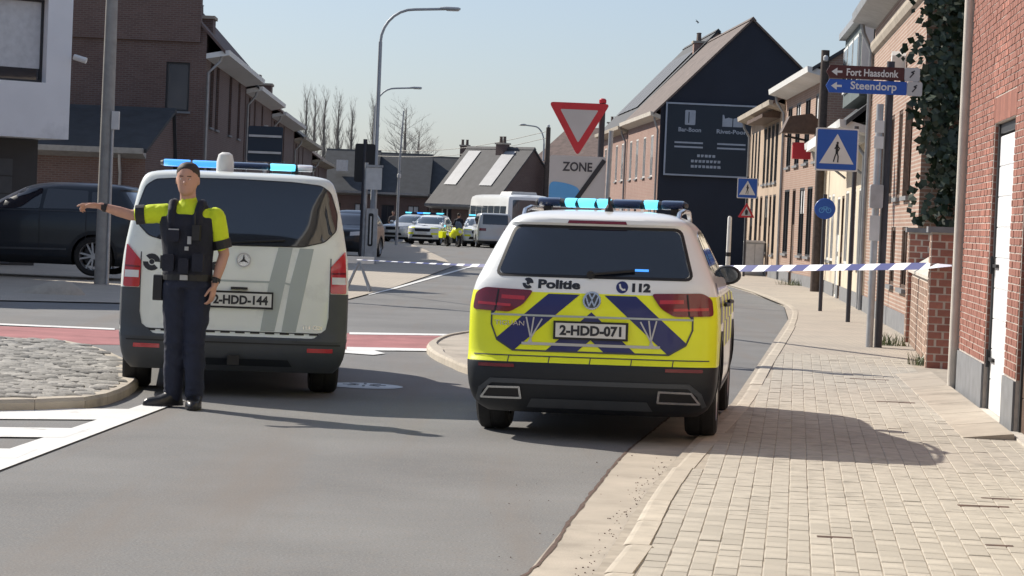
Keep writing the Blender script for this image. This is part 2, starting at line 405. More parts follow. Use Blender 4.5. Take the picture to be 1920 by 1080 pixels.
def drape(name, polys, surf, out, off, mat, parent, grid=0.06, skirt=0.0, smooth=30, **kw):
    """flat polygons in a 2d chart laid over a curved surface, off metres proud of it; skirt gives them an edge"""
    bm = bmesh.new()
    if polys and not hasattr(polys[0][0], '__len__'): polys = [polys]
    for p in polys:
        try: bm.faces.new([bm.verts.new((x, y, 0)) for x, y in p])
        except ValueError: pass
    bmesh.ops.remove_doubles(bm, verts=bm.verts, dist=1e-5)
    if grid:
        xs = [v.co.x for v in bm.verts]; ys = [v.co.y for v in bm.verts]
        for lo, hi, no in ((min(xs), max(xs), (1, 0, 0)), (min(ys), max(ys), (0, 1, 0))):
            k = math.floor(lo / grid) + 1
            while k * grid < hi:
                bmesh.ops.bisect_plane(bm, geom=bm.verts[:] + bm.edges[:] + bm.faces[:], plane_co=Vector(no) * (k * grid), plane_no=no, dist=1e-6)
                k += 1
    bm.normal_update()
    flat = {v: (v.co.x, v.co.y) for v in bm.verts}
    bd = [e for e in bm.edges if e.is_boundary] if skirt else []
    o = Vector(out)
    for v, (a, b) in flat.items(): v.co = surf(a, b) + o * off
    if skirt and bd:
        r = bmesh.ops.extrude_edge_only(bm, edges=bd)
        for g in r['geom']:
            if isinstance(g, bmesh.types.BMVert): g.co = g.co - o * (skirt + off)
    bm.normal_update()
    s = sum((f.normal.dot(o) * f.calc_area() for f in bm.faces), 0)
    if s < 0: bmesh.ops.reverse_faces(bm, faces=bm.faces)
    me = bpy.data.meshes.new(name); bm.to_mesh(me); bm.free(); me.materials.append(MATS[mat])
    if smooth is not None and len(me.polygons):
        me.polygons.foreach_set('use_smooth', [True] * len(me.polygons)); me.set_sharp_from_angle(angle=R(smooth))
    return link(name, me, parent, **kw)
def plane_surf(M): return lambda a, b: M @ Vector((a, 0, b))
def flatpart(name, polys, parent, mat, M=None, y=0.0, thick=0.004, **kw):
    """flat cut-out in local xz plane facing -y at depth y"""
    M = M or Matrix()
    out = (M.to_3x3() @ Vector((0, -1, 0))).normalized()
    return drape(name, polys, lambda a, b: M @ Vector((a, y, b)), out, 0.0, mat, parent, grid=0, skirt=thick, smooth=None, **kw)
def pchip(xs, ys):
    n = len(xs); h = [xs[i + 1] - xs[i] for i in range(n - 1)]; d = [(ys[i + 1] - ys[i]) / h[i] for i in range(n - 1)]
    m = [d[0]] + [0 if d[i - 1] * d[i] <= 0 else 2 * d[i - 1] * d[i] / (d[i - 1] + d[i]) for i in range(1, n - 1)] + [d[-1]]
    def f(x):
        if x <= xs[0]: return ys[0]
        if x >= xs[-1]: return ys[-1]
        i = max(j for j in range(n - 1) if xs[j] <= x)
        t = (x - xs[i]) / h[i]
        return (ys[i] * (1 + 2 * t) * (1 - t) ** 2 + h[i] * m[i] * t * (1 - t) ** 2 + ys[i + 1] * t * t * (3 - 2 * t) + h[i] * m[i + 1] * t * t * (t - 1))
    return f
def boolean_cut(me, cutters, name):
    o = bpy.data.objects.new('tmp', me); C.objects.link(o)
    cs = []
    for c in cutters:
        co = bpy.data.objects.new('cut', c); C.objects.link(co); cs.append(co)
        md = o.modifiers.new('b', 'BOOLEAN'); md.operation = 'DIFFERENCE'; md.solver = 'EXACT'; md.object = co
        try: md.material_mode = 'TRANSFER'
        except Exception: pass
    bpy.context.view_layer.update()
    r = bpy.data.meshes.new_from_object(o.evaluated_get(bpy.context.evaluated_depsgraph_get())); r.name = name
    for x in cs + [o]: bpy.data.objects.remove(x)
    return r
def remesh(me, voxel, smooth_it=6, name='body', mat=None, dec=None):
    o = bpy.data.objects.new('tmp', me); C.objects.link(o)
    md = o.modifiers.new('r', 'REMESH'); md.mode = 'VOXEL'; md.voxel_size = voxel
    if smooth_it:
        sm = o.modifiers.new('s', 'SMOOTH'); sm.iterations = smooth_it; sm.factor = 0.5
    if dec:
        dc = o.modifiers.new('d', 'DECIMATE'); dc.ratio = dec
    bpy.context.view_layer.update()
    r = bpy.data.meshes.new_from_object(o.evaluated_get(bpy.context.evaluated_depsgraph_get())); r.name = name
    bpy.data.objects.remove(o)
    r.materials.clear(); r.materials.append(MATS[mat])
    r.polygons.foreach_set('use_smooth', [True] * len(r.polygons))
    return r

# ------------------------------------------------------------------ ground, road, pavements
def sheet(name, pts, z, mat, parent=None, **kw):
    m = MB(); m.mi(mat); m.add([(p[0], p[1], z) for p in pts], [tuple(range(len(pts)))], mat)
    me = m.mesh(name); bm = bmesh.new(); bm.from_mesh(me)
    bmesh.ops.triangulate(bm, faces=bm.faces)
    for f in bm.faces:
        if f.normal.z < 0: f.normal_flip()
    bm.to_mesh(me); bm.free()
    return link(name, me, parent, **kw)
def gp(px, py): v = G(px, py); return (v.x, v.y)
def xof(pts, y):
    for (x0, y0), (x1, y1) in zip(pts[:-1], pts[1:]):
        if min(y0, y1) <= y <= max(y0, y1) and y0 != y1: return x0 + (x1 - x0) * (y - y0) / (y1 - y0)
    return pts[-1][0]
sheet('ground', [(-2500, -300), (2500, -300), (2500, 4000), (-2500, 4000)], -0.03, 'soil', kind='structure')
KERB = [(-1.2, 2.0), (0.08, 9.0), gp(1120, 1080), gp(1215, 930), gp(1285, 850), gp(1372, 762), gp(1420, 690), gp(1478, 602), gp(1470, 575), (6.05, 62), (6.0, 80), (5.0, 100), (3.2, 125), (-1.0, 150), (-9, 175)]
LEFT = [(-60, 38.0), (-9.5, 37.2), (-5.2, 39.6), gp(655, 562), gp(738, 540), gp(800, 519), gp(850, 500), gp(835, 487), gp(800, 470), gp(770, 458), (-8.5, 155), (-14, 175)]
road_pts = [(-60, 2), (-1.2, 2)] + KERB[1:] + LEFT[::-1]
road = sheet('road', road_pts, 0.0, 'asphalt', kind='structure')
fac = [(9.5, 100), (9.2, 92), (9.1, 66), (7.7, 50.5), (6.4, 37.4), (5.4, 29.4), (5.1, 25.1), (4.4, 17), (4.2, 2)]
pav = sheet('pavement', KERB + [(9, 150)] + fac, 0.0325, 'paver_bed', kind='structure')
sheet('far_paving', [(xof(KERB, 31.5), 31.5)] + [p for p in KERB if p[1] > 31.5][:-2] + fac[:5] + [(5.65, 31.5)], 0.034, 'far_paving', pav)
lpav = sheet('side_pavement', LEFT + [(-30, 180), (-60, 120)], 0.02, 'far_paving', kind='structure')
# gutter strip of cast concrete along the near kerb
GUT = [(-1.75, 2.0), (-0.42, 9.0), gp(985, 1080), gp(1075, 970), gp(1165, 858), gp(1235, 800), gp(1300, 745)]
KI = KERB[:6]
sheet('gutter', GUT + KI[::-1], 0.004, 'concrete', kind='structure')
def polyline_at(pts, step, start=0.0):
    out = []; acc = start; carry = start
    for a, b in zip(pts[:-1], pts[1:]):
        a, b = Vector(a), Vector(b); L = (b - a).length; t = carry
        while t < L:
            out.append((a + (b - a) * (t / L), (b - a).normalized())); t += step
        carry = t - L
    return out
# kerb stones, each its own piece
def smoothline(pts, n=6):
    out = []
    for i in range(len(pts) - 1):
        p0, p1, p2, p3 = [Vector(pts[max(0, min(len(pts) - 1, j))]) for j in (i - 1, i, i + 1, i + 2)]
        for k in range(n):
            t = k / n
            q = 0.5 * ((2 * p1) + (p2 - p0) * t + (2 * p0 - 5 * p1 + 4 * p2 - p3) * t * t + (3 * p1 - p0 - 3 * p2 + p3) * t ** 3)
            out.append((q.x, q.y))
    out.append(pts[-1]); return out
KS = smoothline(KERB[1:11])
kerb = empty('kerb'); kerb['kind'] = 'structure'
for (p, d) in polyline_at(KS, 1.0):
    if p.y < 8.5 or p.y > 75: continue
    h = 0.042 if p.y < 15.5 else (0.037 if p.y < 24 else 0.042)
    m = MB(); m.mi('kerb_concrete'); wd = 0.17 if p.y < 40 else 0.15
    m.prism([(-0.0, -0.05), (0.0, h * 0.35), (0.055, h - 0.004), (0.075, h), (wd, h), (wd, -0.05)], 'y', 0.004, 0.994)
    o = m.build('kerb_stone', kerb); o.matrix_local = Matrix.Translation((p.x, p.y, 0)) @ Matrix.Rotation(math.atan2(-d.x, d.y), 4, 'Z')
# road edge joint, dark and irregular
def wobble_strip(name, pts, wd, z, mat, parent=None, seed=1, amp=0.02, **kw):
    rnd = random.Random(seed); P_ = [q for q, d in polyline_at(smoothline(pts), 0.12)]
    m = MB(); m.mi(mat); vs = []
    for q in P_:
        a = rnd.uniform(-amp, amp); ww = wd * rnd.uniform(0.5, 1.3)
        vs += [(q.x + a - ww / 2, q.y, z), (q.x + a + ww / 2, q.y, z)]
    m.add(vs, [(2 * i, 2 * i + 1, 2 * i + 3, 2 * i + 2) for i in range(len(P_) - 1)])
    return m.build(name, parent, **kw)
wobble_strip('asphalt_joint', GUT[1:], 0.020, 0.008, 'rust', road, 3, 0.006)
wobble_strip('kerb_joint', [(a - 0.012, b) for a, b in KERB[1:6]], 0.016, 0.008, 'paver_bed', road, 4, 0.006)

# pavers: a stretcher field following the kerb, long side along the street
def paver_mesh():
    m = MB(); m.mi('paver'); L, W, b = 0.2095, 0.1075, 0.004; z = 0.03
    m.add([(0, 0, 0), (W, 0, 0), (W, L, 0), (0, L, 0), (0, 0, z - b), (W, 0, z - b), (W, L, z - b), (0, L, z - b), (b, b, z), (W - b, b, z), (W - b, L - b, z), (b, L - b, z)],
          [(0, 1, 5, 4), (1, 2, 6, 5), (2, 3, 7, 6), (3, 0, 4, 7), (4, 5, 9, 8), (5, 6, 10, 9), (6, 7, 11, 10), (7, 4, 8, 11), (8, 9, 10, 11)])
    return m
pm = paver_mesh(); pme = pm.mesh('paver')
rest = MB(); rest.mi('paver')
cand = []
rnd = random.Random(11)
y = 9.2
row = 0
ang = math.atan2(0.115, 1)
u = Vector((math.sin(ang), math.cos(ang))); v = Vector((u.y, -u.x))
o0 = Vector((KERB[1][0] + 0.2, 9.0))
for j in range(-4, 70):
    for i in range(-6, 150):
        q = o0 + v * (j * 0.111) + u * (i * 0.214 + (0.107 if j % 2 else 0))
        if q.y < 9.4 or q.y > 31.5: continue
        xl = xof(KS, q.y + 0.1) + 0.185
        xr = xof([(4.05, 2), (4.12, 21), (4.35, 23.5), (4.45, 25.1), (4.9, 29.3), (5.4, 34)], q.y)
        if q.x < xl - 0.07 or q.x + 0.11 > xr: continue
        cand.append(q)
def vis(q):
    px = 960 + FPX * q.x / q.y
    return -q.y - (100 if px > 1925 else 0) + 0
cand.sort(key=lambda q: -vis(q))
for k, q in enumerate(cand):
    dz = rnd.uniform(-0.0012, 0.0012) + (0.003 if rnd.random() < 0.05 else 0); tx = rnd.uniform(-0.008, 0.008); ty = rnd.uniform(-0.008, 0.008)
    M = Matrix.Translation((q.x, q.y, 0.006 + dz)) @ Matrix.Rotation(-ang + rnd.uniform(-0.01, 0.01), 4, 'Z') @ Matrix.Rotation(tx, 4, 'X') @ Matrix.Rotation(ty, 4, 'Y')
    if k < 300: link('paver', pme, pav, M=M)
    else: rest.add([M @ Vector(p) for p in pm.v], pm.f)
rest.build('paving_blocks', pav, kind='stuff')
# loose sand and lifted stones: a few raised dark edges seen on the pavement
for k, (px, py, ln) in enumerate([(1845, 962, 0.30), (1880, 948, 0.25), (1630, 718, 0.42), (1680, 762, 0.36), (1565, 1022, 0.18), (1875, 1038, 0.14)]):
    g = G(px, py); m = MB(); m.mi('rust')
    m.prism([(0, 0.0), (0, 0.036), (0.03, 0.042), (0.06, 0.036), (0.065, 0)], 'x', -ln / 2, ln / 2)
    m.build('sunken_joint', pav, M=Matrix.Translation((g.x, g.y, 0)) @ Matrix.Rotation(rnd.uniform(-0.08, 0.03), 4, 'Z'))

# red cycle crossing and markings
def pxsheet(name, pix, z, mat, parent=None, **kw): return sheet(name, [gp(*p) for p in pix], z, mat, parent, **kw)
red = pxsheet('cycle_path', [(-900, 572), (0, 612), (215, 619), (655, 625), (880, 627), (850, 657), (655, 655), (215, 647), (0, 644), (-900, 608)], 0.004, 'red_surface', kind='structure')
mk = empty('road_marking'); mk['kind'] = 'structure'
for nm, pix in {'edge_line': [(655, 624), (885, 628), (885, 631), (655, 628)], 'edge_line_near': [(650, 652), (850, 656), (838, 660), (650, 658)],
                'edge_line_left': [(-900, 569), (215, 617), (215, 620), (-900, 572)], 'give_way_dash': [(645, 657), (700, 658), (722, 664), (700, 667), (645, 663)],
                'lane_dash': [(75, 644), (130, 645), (158, 652), (100, 652)], 'lane_dash_b': [(-200, 636), (20, 641), (36, 649), (-200, 645)],
                'stop_line': [(-900, 598), (-300, 625), (-300, 632), (-900, 606)],
                'island_border': [(292, 752), (346, 752), (6, 882), (-260, 985), (-300, 950), (6, 848)],
                'hatch_bar': [(-400, 762), (255, 769), (205, 789), (-400, 785)], 'hatch_bar_b': [(-400, 798), (170, 806), (120, 823), (-400, 818)], 'hatch_bar_c': [(-400, 838), (70, 845), (30, 862), (-400, 856)],
                'corner_line': [(690, 552), (738, 540), (890, 497.5), (893, 499), (745, 541.5), (692, 554)]}.items():
    pxsheet(nm.replace('_b', '').replace('_c', '') if nm[-2:] in ('_b', '_c') else nm, pix, 0.009 + 0.001 * (len(nm) % 3), 'road_paint', mk)
# drain cover
g = G(683, 724); m = MB(); m.mi('galv')
m.lathe([(0.0, 0.012), (0.27, 0.012), (0.29, 0.011), (0.31, 0.006), (0.36, 0.005)], 'z', (0, 0, 0), 32)
dc = m.build('manhole_cover', None, label='round grey iron manhole cover in the road behind the white van', cat='manhole cover'); dc.location = (g.x, g.y, 0.0)
m = MB(); m.mi('black')
for k in range(8):
    a = k * math.pi / 4; m.box(-0.012, 0.012, 0.08, 0.2, 0.012, 0.015, M=Matrix.Rotation(a, 4, 'Z'))
m.build('vent_slot', dc)

# traffic islands
def island(name, pts, h, topmat, kerbmat, label, cat, kw=0.16):
    e = empty(name, label, cat)
    sp = smoothline(pts + [pts[0]], 5)[:-1]
    n = len(sp); cx = sum(p[0] for p in sp) / n; cy = sum(p[1] for p in sp) / n
    def ins(p, t):
        d = Vector((cx - p[0], cy - p[1])); L = d.length; return (p[0] + d.x / L * t, p[1] + d.y / L * t)
    m = MB(); m.mi(topmat); inn = [ins(p, kw) for p in sp]
    m.add([(x, y, h - 0.02) for x, y in inn], [tuple(range(n))])
    m.build('island_top', e)
    # kerb pieces
    pts_ = polyline_at(sp + [sp[0]], 0.5)
    for k in range(len(pts_) - 1):
        a, b = pts_[k][0], pts_[k + 1][0]; a2, b2 = ins(a, kw), ins(b, kw)
        a = a + (b - a) * 0.01; am = ins(a, 0.03); bmv = ins(b, 0.03)
        m = MB(); m.mi(kerbmat)
        m.add([(a.x, a.y, -0.02), (b.x, b.y, -0.02), (b2[0], b2[1], -0.02), (a2[0], a2[1], -0.02), (a.x, a.y, h * 0.7), (b.x, b.y, h * 0.7), (bmv[0], bmv[1], h), (am[0], am[1], h), (b2[0], b2[1], h), (a2[0], a2[1], h)],
              [(0, 1, 5, 4), (4, 5, 6, 7), (7, 6, 8, 9), (1, 2, 8, 6, 5), (2, 3, 9, 8), (3, 0, 4, 7, 9)])
        m.build('kerb_stone', e)
    return e, inn
isl, _ = island('traffic_island', [gp(880, 632), gp(838, 639), gp(806, 652), gp(800, 662), gp(815, 675), gp(845, 689), gp(890, 705), (0.5, 23.9), (1.15, 25.5), (1.5, 29), (1.2, 32.5)], 0.09, 'concrete', 'kerb_concrete',
                'low pale concrete traffic island carrying the give way sign', 'traffic island')
cob, inn = island('cobbled_island', [gp(120, 653), gp(182, 667), gp(236, 690), gp(260, 713), gp(252, 735), gp(212, 755), gp(140, 768), (-4.4, 18.05), (-6.2, 18.3), (-7.5, 20), (-7.6, 24), (-6.4, 26.6)], 0.09, 'sett_bed', 'kerb_concrete',
                  'kerbed traffic island paved with uneven grey cobbles beside the hatched marking', 'traffic island', 0.2)
def inside(x, y, poly):
    r = False; n = len(poly)
    for i in range(n):
        (x0, y0), (x1, y1) = poly[i], poly[i - 1]
        if (y0 > y) != (y1 > y) and x < (x1 - x0) * (y - y0) / (y1 - y0) + x0: r = not r
    return r
def sett_mesh(seed):
    rn = random.Random(seed); m = MB(); m.mi('sett'); L, W, h = 0.088, 0.066, 0.026
    bot = [(-L, -W), (L, -W), (L, W), (-L, W)]; j = lambda s: rn.uniform(-s, s)
    vs = [(x + j(.008), y + j(.008), -0.02) for x, y in bot]
    vs += [(x * 0.97 + j(.006), y * 0.97 + j(.006), h * 0.55) for x, y in bot]
    vs += [(x * 0.72 + j(.012), y * 0.68 + j(.01), h + j(.007)) for x, y in bot]; vs += [(j(.02), j(.02), h + 0.006 + j(.004))]
    fs = []
    for a, b in ((0, 4), (4, 8)):
        for i in range(4): fs.append((a + i, a + (i + 1) % 4, b + (i + 1) % 4, b + i))
    fs += [(8 + i, 8 + (i + 1) % 4, 12) for i in range(4)]
    m.add(vs, fs); return m
sm = [sett_mesh(s) for s in range(6)]; sme = [x.mesh('sett', 40) for x in sm]
spots = []
for r_ in range(80):
    for c_ in range(40):
        x = -7.6 + c_ * 0.19 + (0.095 if r_ % 2 else 0) + rnd.uniform(-.012, .012); yy = 18.0 + r_ * 0.145 + rnd.uniform(-.01, .01)
        yy += 0.03 * math.sin(x * 3 + r_)
        if inside(x, yy, inn): spots.append((x, yy))
spots.sort(key=lambda s: (0 if 960 + FPX * s[0] / s[1] > -10 else 1, s[1]))
rest = MB(); rest.mi('sett')
for k, (x, yy) in enumerate(spots):
    M = Matrix.Translation((x, yy, 0.075 + rnd.uniform(-.008, .01))) @ Matrix.Rotation(rnd.uniform(-.12, .12), 4, 'Z') @ Matrix.Rotation(rnd.uniform(-.06, .06), 4, 'X') @ Matrix.Diagonal((rnd.uniform(.88, 1.06), rnd.uniform(.88, 1.05), 1, 1))
    if k < 300: link('cobble', sme[k % 6], cob, M=M)
    else: rest.add([M @ Vector(p) for p in sm[k % 6].v], sm[k % 6].f)
if rest.v: rest.build('cobbles', cob, kind='stuff')

# grit and bits of leaf lying along the gutter
rn = random.Random(21); gm = MB(); gm.mi('rust')
for _ in range(170):
    yy = rn.uniform(9.8, 17.0); x = xof(KERB, yy) - abs(rn.gauss(0, 0.06)) - 0.02 if rn.random() < .8 else xof(GUT, yy) + rn.uniform(-.5, .45)
    r_ = rn.uniform(.0015, .0042); gm.box(x - r_, x + r_, yy - r_ * 1.2, yy + r_ * 1.2, .004, .004 + r_ * 1.2, M=None)
gm.build('gutter_grit', None, kind='stuff', label='dark grit and leaf scraps lying in the gutter', cat='grit')

# ------------------------------------------------------------------ buildings
def facade_into(mb, x0, x1, z0, z1, ops, rev, mat, M):
    """wall sheet in local xz facing -y with rectangular openings and reveals rev deep"""
    xs = sorted({x0, x1} | {v for o in ops for v in (o[0], o[1])}); zs = sorted({z0, z1} | {v for o in ops for v in (o[2], o[3])})
    for i in range(len(xs) - 1):
        for j in range(len(zs) - 1):
            cx, cz = (xs[i] + xs[i + 1]) / 2, (zs[j] + zs[j + 1]) / 2
            if any(o[0] < cx < o[1] and o[2] < cz < o[3] for o in ops): continue
            mb.add([M @ Vector(p) for p in ((xs[i], 0, zs[j]), (xs[i + 1], 0, zs[j]), (xs[i + 1], 0, zs[j + 1]), (xs[i], 0, zs[j + 1]))], [(0, 1, 2, 3)], mat)
    for o in ops:
        a, b, c, d = o[:4]
        q = [(a, c), (b, c), (b, d), (a, d)]
        for k in range(4):
            p, r_ = q[k], q[(k + 1) % 4]
            mb.add([M @ Vector(t) for t in ((p[0], 0, p[1]), (r_[0], 0, r_[1]), (r_[0], rev, r_[1]), (p[0], rev, p[1]))], [(0, 1, 2, 3)], mat)
def window(parent, o, rev, M, fmat='white_wood', bars=1, sill=True, kind='window', glass='window_glass', blind_or_reflection=0.0):
    a, b, c, d = o[:4]; fw = 0.06
    m = MB(); m.mi(fmat)
    y0, y1 = rev - 0.055, rev + 0.01
    m.box(a, a + fw, y0, y1, c, d, M=M); m.box(b - fw, b, y0, y1, c, d, M=M)
    m.box(a + fw, b - fw, y0, y1, c, c + fw, M=M); m.box(a + fw, b - fw, y0, y1, d - fw, d, M=M)
    for k in range(bars):
        x = a + (b - a) * (k + 1) / (bars + 1); m.box(x - 0.03, x + 0.03, y0, y1, c + fw, d - fw, M=M)
    w_ = m.build(kind, parent)
    if kind == 'door':
        part('leaf', w_, fmat, lambda q: [q.box(a + fw, b - fw, rev - 0.025, rev + 0.01, c + fw, c + (d - c) * 0.62, M=M)])
        part('handle', w_, 'galv', lambda q: q.box(b - fw - 0.1, b - fw - 0.06, rev - 0.08, rev - 0.025, c + 1.0, c + 1.12, M=M))
    part('pane', w_, glass, lambda q: q.box(a + fw, b - fw, rev - 0.012, rev + 0.005, c + fw, d - fw, M=M))
    if blind_or_reflection: part('blind_or_reflection', w_, 'curtain_or_reflection', lambda q: q.box(a + fw, b - fw, rev - 0.018, rev - 0.0125, d - fw - (d - c) * blind_or_reflection, d - fw, M=M))
    if sill and kind == 'window': part('sill', w_, 'stone_blue', lambda q: q.box(a - 0.06, b + 0.06, -0.07, rev - 0.06, c - 0.07, c - 0.002, M=M))
    return w_
def house(name, label, P0, P1, depth, eave, ridge, wall, roof, ops=(), doors=(), side=None, sideops=(), cornice='zinc_light', over=0.35, rev=0.14,
          fmat='white_wood', chim=(), pipe=(0.15,), plinth=0.35, ridge_at=0.5, group=None, flat=False, ncap=False, bars=1, sidemat=None, skew=0.0):
    P0, P1 = Vector(P0), Vector(P1); L = (P1 - P0).length; d = (P1 - P0).normalized()
    e = empty(name, label, 'house', group, (P0.x, P0.y, 0), math.atan2(d.y, d.x))
    I = Matrix()
    sideops = list(sideops)
    MS = {'right': Matrix.Translation((L, 0, 0)) @ Matrix.Rotation(R(90), 4, 'Z'), 'left': Matrix.Translation((0, depth, 0)) @ Matrix.Rotation(R(-90), 4, 'Z')}
    m = MB(); m.mi(wall)
    allops = [tuple(o) for o in ops] + [tuple(o) for o in doors]
    facade_into(m, 0, L, 0, eave, allops, rev, wall, I)
    ym = depth * ridge_at
    for s_ in ('left', 'right'):
        mm = MS[s_]; so = sideops if s_ == side else []; sw = sidemat or wall
        facade_into(m, 0, depth, 0, eave, so, rev, sw, mm)
        if not flat:
            yy = ym if s_ == 'right' else depth - ym
            m.add([mm @ Vector(p) for p in ((0, 0, eave), (depth, 0, eave), (yy, 0, ridge))], [(0, 1, 2)], sw)
    m.add([(0, depth, 0), (L, depth, 0), (L, depth, eave), (0, depth, eave)], [(0, 1, 2, 3)], wall)
    if flat: m.add([(0, 0, eave), (L, 0, eave), (L, depth, eave), (0, depth, eave)], [(0, 1, 2, 3)], 'slate_grey')
    m.build('wall', e)
    if plinth:
        segs = [0.0] + [v for o in sorted(doors) for v in (o[0], o[1])] + [L]
        for k in range(0, len(segs), 2): part('plinth', e, 'stone_blue', lambda q: q.box(segs[k], segs[k + 1], -0.03, -0.003, 0, plinth))
    rf = None
    if not flat:
        s1 = (ridge - eave) / ym; s2 = (ridge - eave) / (depth - ym); t = 0.12; ov = 0.10
        def rfn(q):
            q.prism([(-over, eave - over * s1 + 0.01), (ym, ridge + 0.01), (ym, ridge + t), (-over, eave - over * s1 + t)], 'x', -ov, L + ov)
            q.prism([(depth + over, eave - over * s2 + 0.01), (ym + 0.002, ridge + 0.01), (ym + 0.002, ridge + t - 0.004), (depth + over, eave - over * s2 + t)], 'x', -ov, L + ov)
        rf = part('roof', e, roof, rfn)
        part('ridge_tiles', rf, roof, lambda q: q.prism([(ym - 0.15, ridge + 0.02), (ym, ridge + t + 0.06), (ym + 0.15, ridge + 0.02)], 'x', -ov - 0.01, L + ov + 0.01))
        for (cx, cy, cw, ch) in chim:
            c = part('chimney', rf, wall, lambda q: q.box(cx - cw / 2, cx + cw / 2, cy - cw / 2, cy + cw / 2, eave, ch))
            part('chimney_cap', rf, 'concrete', lambda q: q.box(cx - cw / 2 - 0.06, cx + cw / 2 + 0.06, cy - cw / 2 - 0.06, cy + cw / 2 + 0.06, ch, ch + 0.1))
            for k in (-1, 1):
                part('chimney_pot', rf, 'tile_red', lambda q: q.lathe([(0.0, 0.1), (0.11, 0.1), (0.09, 0.45), (0.12, 0.48), (0.08, 0.5), (0, 0.45)], 'z', (cx + k * cw * 0.24, cy, ch), 8))
    ez = eave - (over * (ridge - eave) / ym if not flat else 0)
    if cornice:
        part('gutter', e, cornice, lambda q: q.prism([(-over - 0.12, ez - 0.02), (-0.002, ez - 0.16), (-0.002, ez + 0.0), (-over + 0.02, ez + 0.12), (-over - 0.14, ez + 0.14)] if not flat else
             [(-0.3, ez - 0.02), (-0.2, ez - 0.2), (-0.002, ez - 0.3), (-0.002, ez + 0.15), (-0.32, ez + 0.15)], 'x', -0.02, L + 0.02))
    for px_ in pipe:
        part('downpipe', e, 'zinc', lambda q: q.tube([(px_, -over * 0.8, ez - 0.05), (px_, -over * 0.7, ez - 0.25), (px_, -0.07, ez - 0.6), (px_, -0.07, 0.05)], 0.045, 8), smooth=40)
    for k, o in enumerate(ops): window(e, o, rev, I, fmat, bars, blind_or_reflection=(0.0, 0.35, 0.0, 0.5)[k % 4])
    for o in doors: window(e, o, rev, I, o[4] if len(o) > 4 else 'brown_wood', 0, False, 'door')
    if side:
        for o in sideops: window(e, o, rev, MS[side], 'dark_frame', 0)
    return e, L, MS
def bricks_on(parent, M, x0, x1, z0, z1, ops, mat, nparts, proud=0.007, bl=0.19, bh=0.052, j=0.012, seed=0, prefer=None):
    """single bricks, half bond, set proud of a mortar backing in the local xz plane facing -y"""
    rn = random.Random(seed); me = {}
    rest = MB(); rest.mi(mat); cnt = 0; row = 0; z = z0
    pieces = []
    while z + bh <= z1 + 1e-4:
        x = x0 - (bl / 2 if row % 2 else 0)
        while x < x1:
            a, b = max(x, x0) + j / 2, min(x + bl, x1) - j / 2
            for o in ops:
                if o[2] < z + bh / 2 < o[3]:
                    if a < o[0] < b: b = o[0] - j / 2
                    elif a < o[1] < b: a = o[1] + j / 2
                    elif o[0] <= a and b <= o[1]: b = a
            if b - a > 0.03: pieces.append((a, b, z))
            x += bl + j
        z += bh + j; row += 1
    if prefer: pieces.sort(key=prefer)
    for k, (a, b, z) in enumerate(pieces):
        pr = proud + rn.uniform(-.003, .003)
        if k < nparts:
            key = round(b - a, 3)
            if key not in me:
                m = MB(); m.mi(mat); m.box(0, b - a, -0.012, 0.0, 0, bh); me[key] = m.mesh('brick')
            link('brick', me[key], parent, M=M @ Matrix.Translation((a, 0.012 - pr, z)))
        else:
            rest.box(a, b, -pr, 0.005, z, z + bh, M=M)
    if rest.v: rest.build('brickwork', parent, kind='stuff')

# --- right side: brick house with the white door, nearest
A0, A1 = Vector((4.60, 25.1)), Vector((3.80, 16.5))
LA = (A1 - A0).length; da = (A1 - A0).normalized()
hA = empty('brick_house', 'red brick house with white panelled door and blue stone plinth beside the pavement', 'house', None, (A0.x, A0.y, 0), math.atan2(da.y, da.x))
dops = [(2.62, 4.35, 0.0, 2.66), (5.25, 6.9, 0.0, 2.66)]
m = MB(); m.mi('mortar'); facade_into(m, 0, LA, 0, 7.5, dops, 0.085, 'mortar', Matrix())
MSL = Matrix.Translation((0, 8, 0)) @ Matrix.Rotation(R(-90), 4, 'Z'); MSR = Matrix.Translation((LA, 0, 0)) @ Matrix.Rotation(R(90), 4, 'Z')
for mm in (MSL, MSR): facade_into(m, 0, 8, 0, 7.5, [], 0.3, 'brick_red', mm)
m.add([(0, 0, 7.5), (LA, 0, 7.5), (LA, 8, 7.5), (0, 8, 7.5)], [(0, 1, 2, 3)], 'slate')
wallA = m.build('wall', hA)
bricks_on(wallA, Matrix(), 0.0, LA, 0.48, 7.4, [(2.60, 4.37, 0, 2.90), (5.23, 6.92, 0, 2.90)], 'brick_piece', 220, seed=1, prefer=lambda p: abs(p[0] - 3.0) + abs(p[2] - 2.0) * 0.8)
for a, b in ((-0.02, 2.615), (4.355, 5.245), (6.905, LA)): part('plinth', hA, 'stone_blue', lambda q: q.box(a, b, -0.02, -0.002, 0, 0.46))
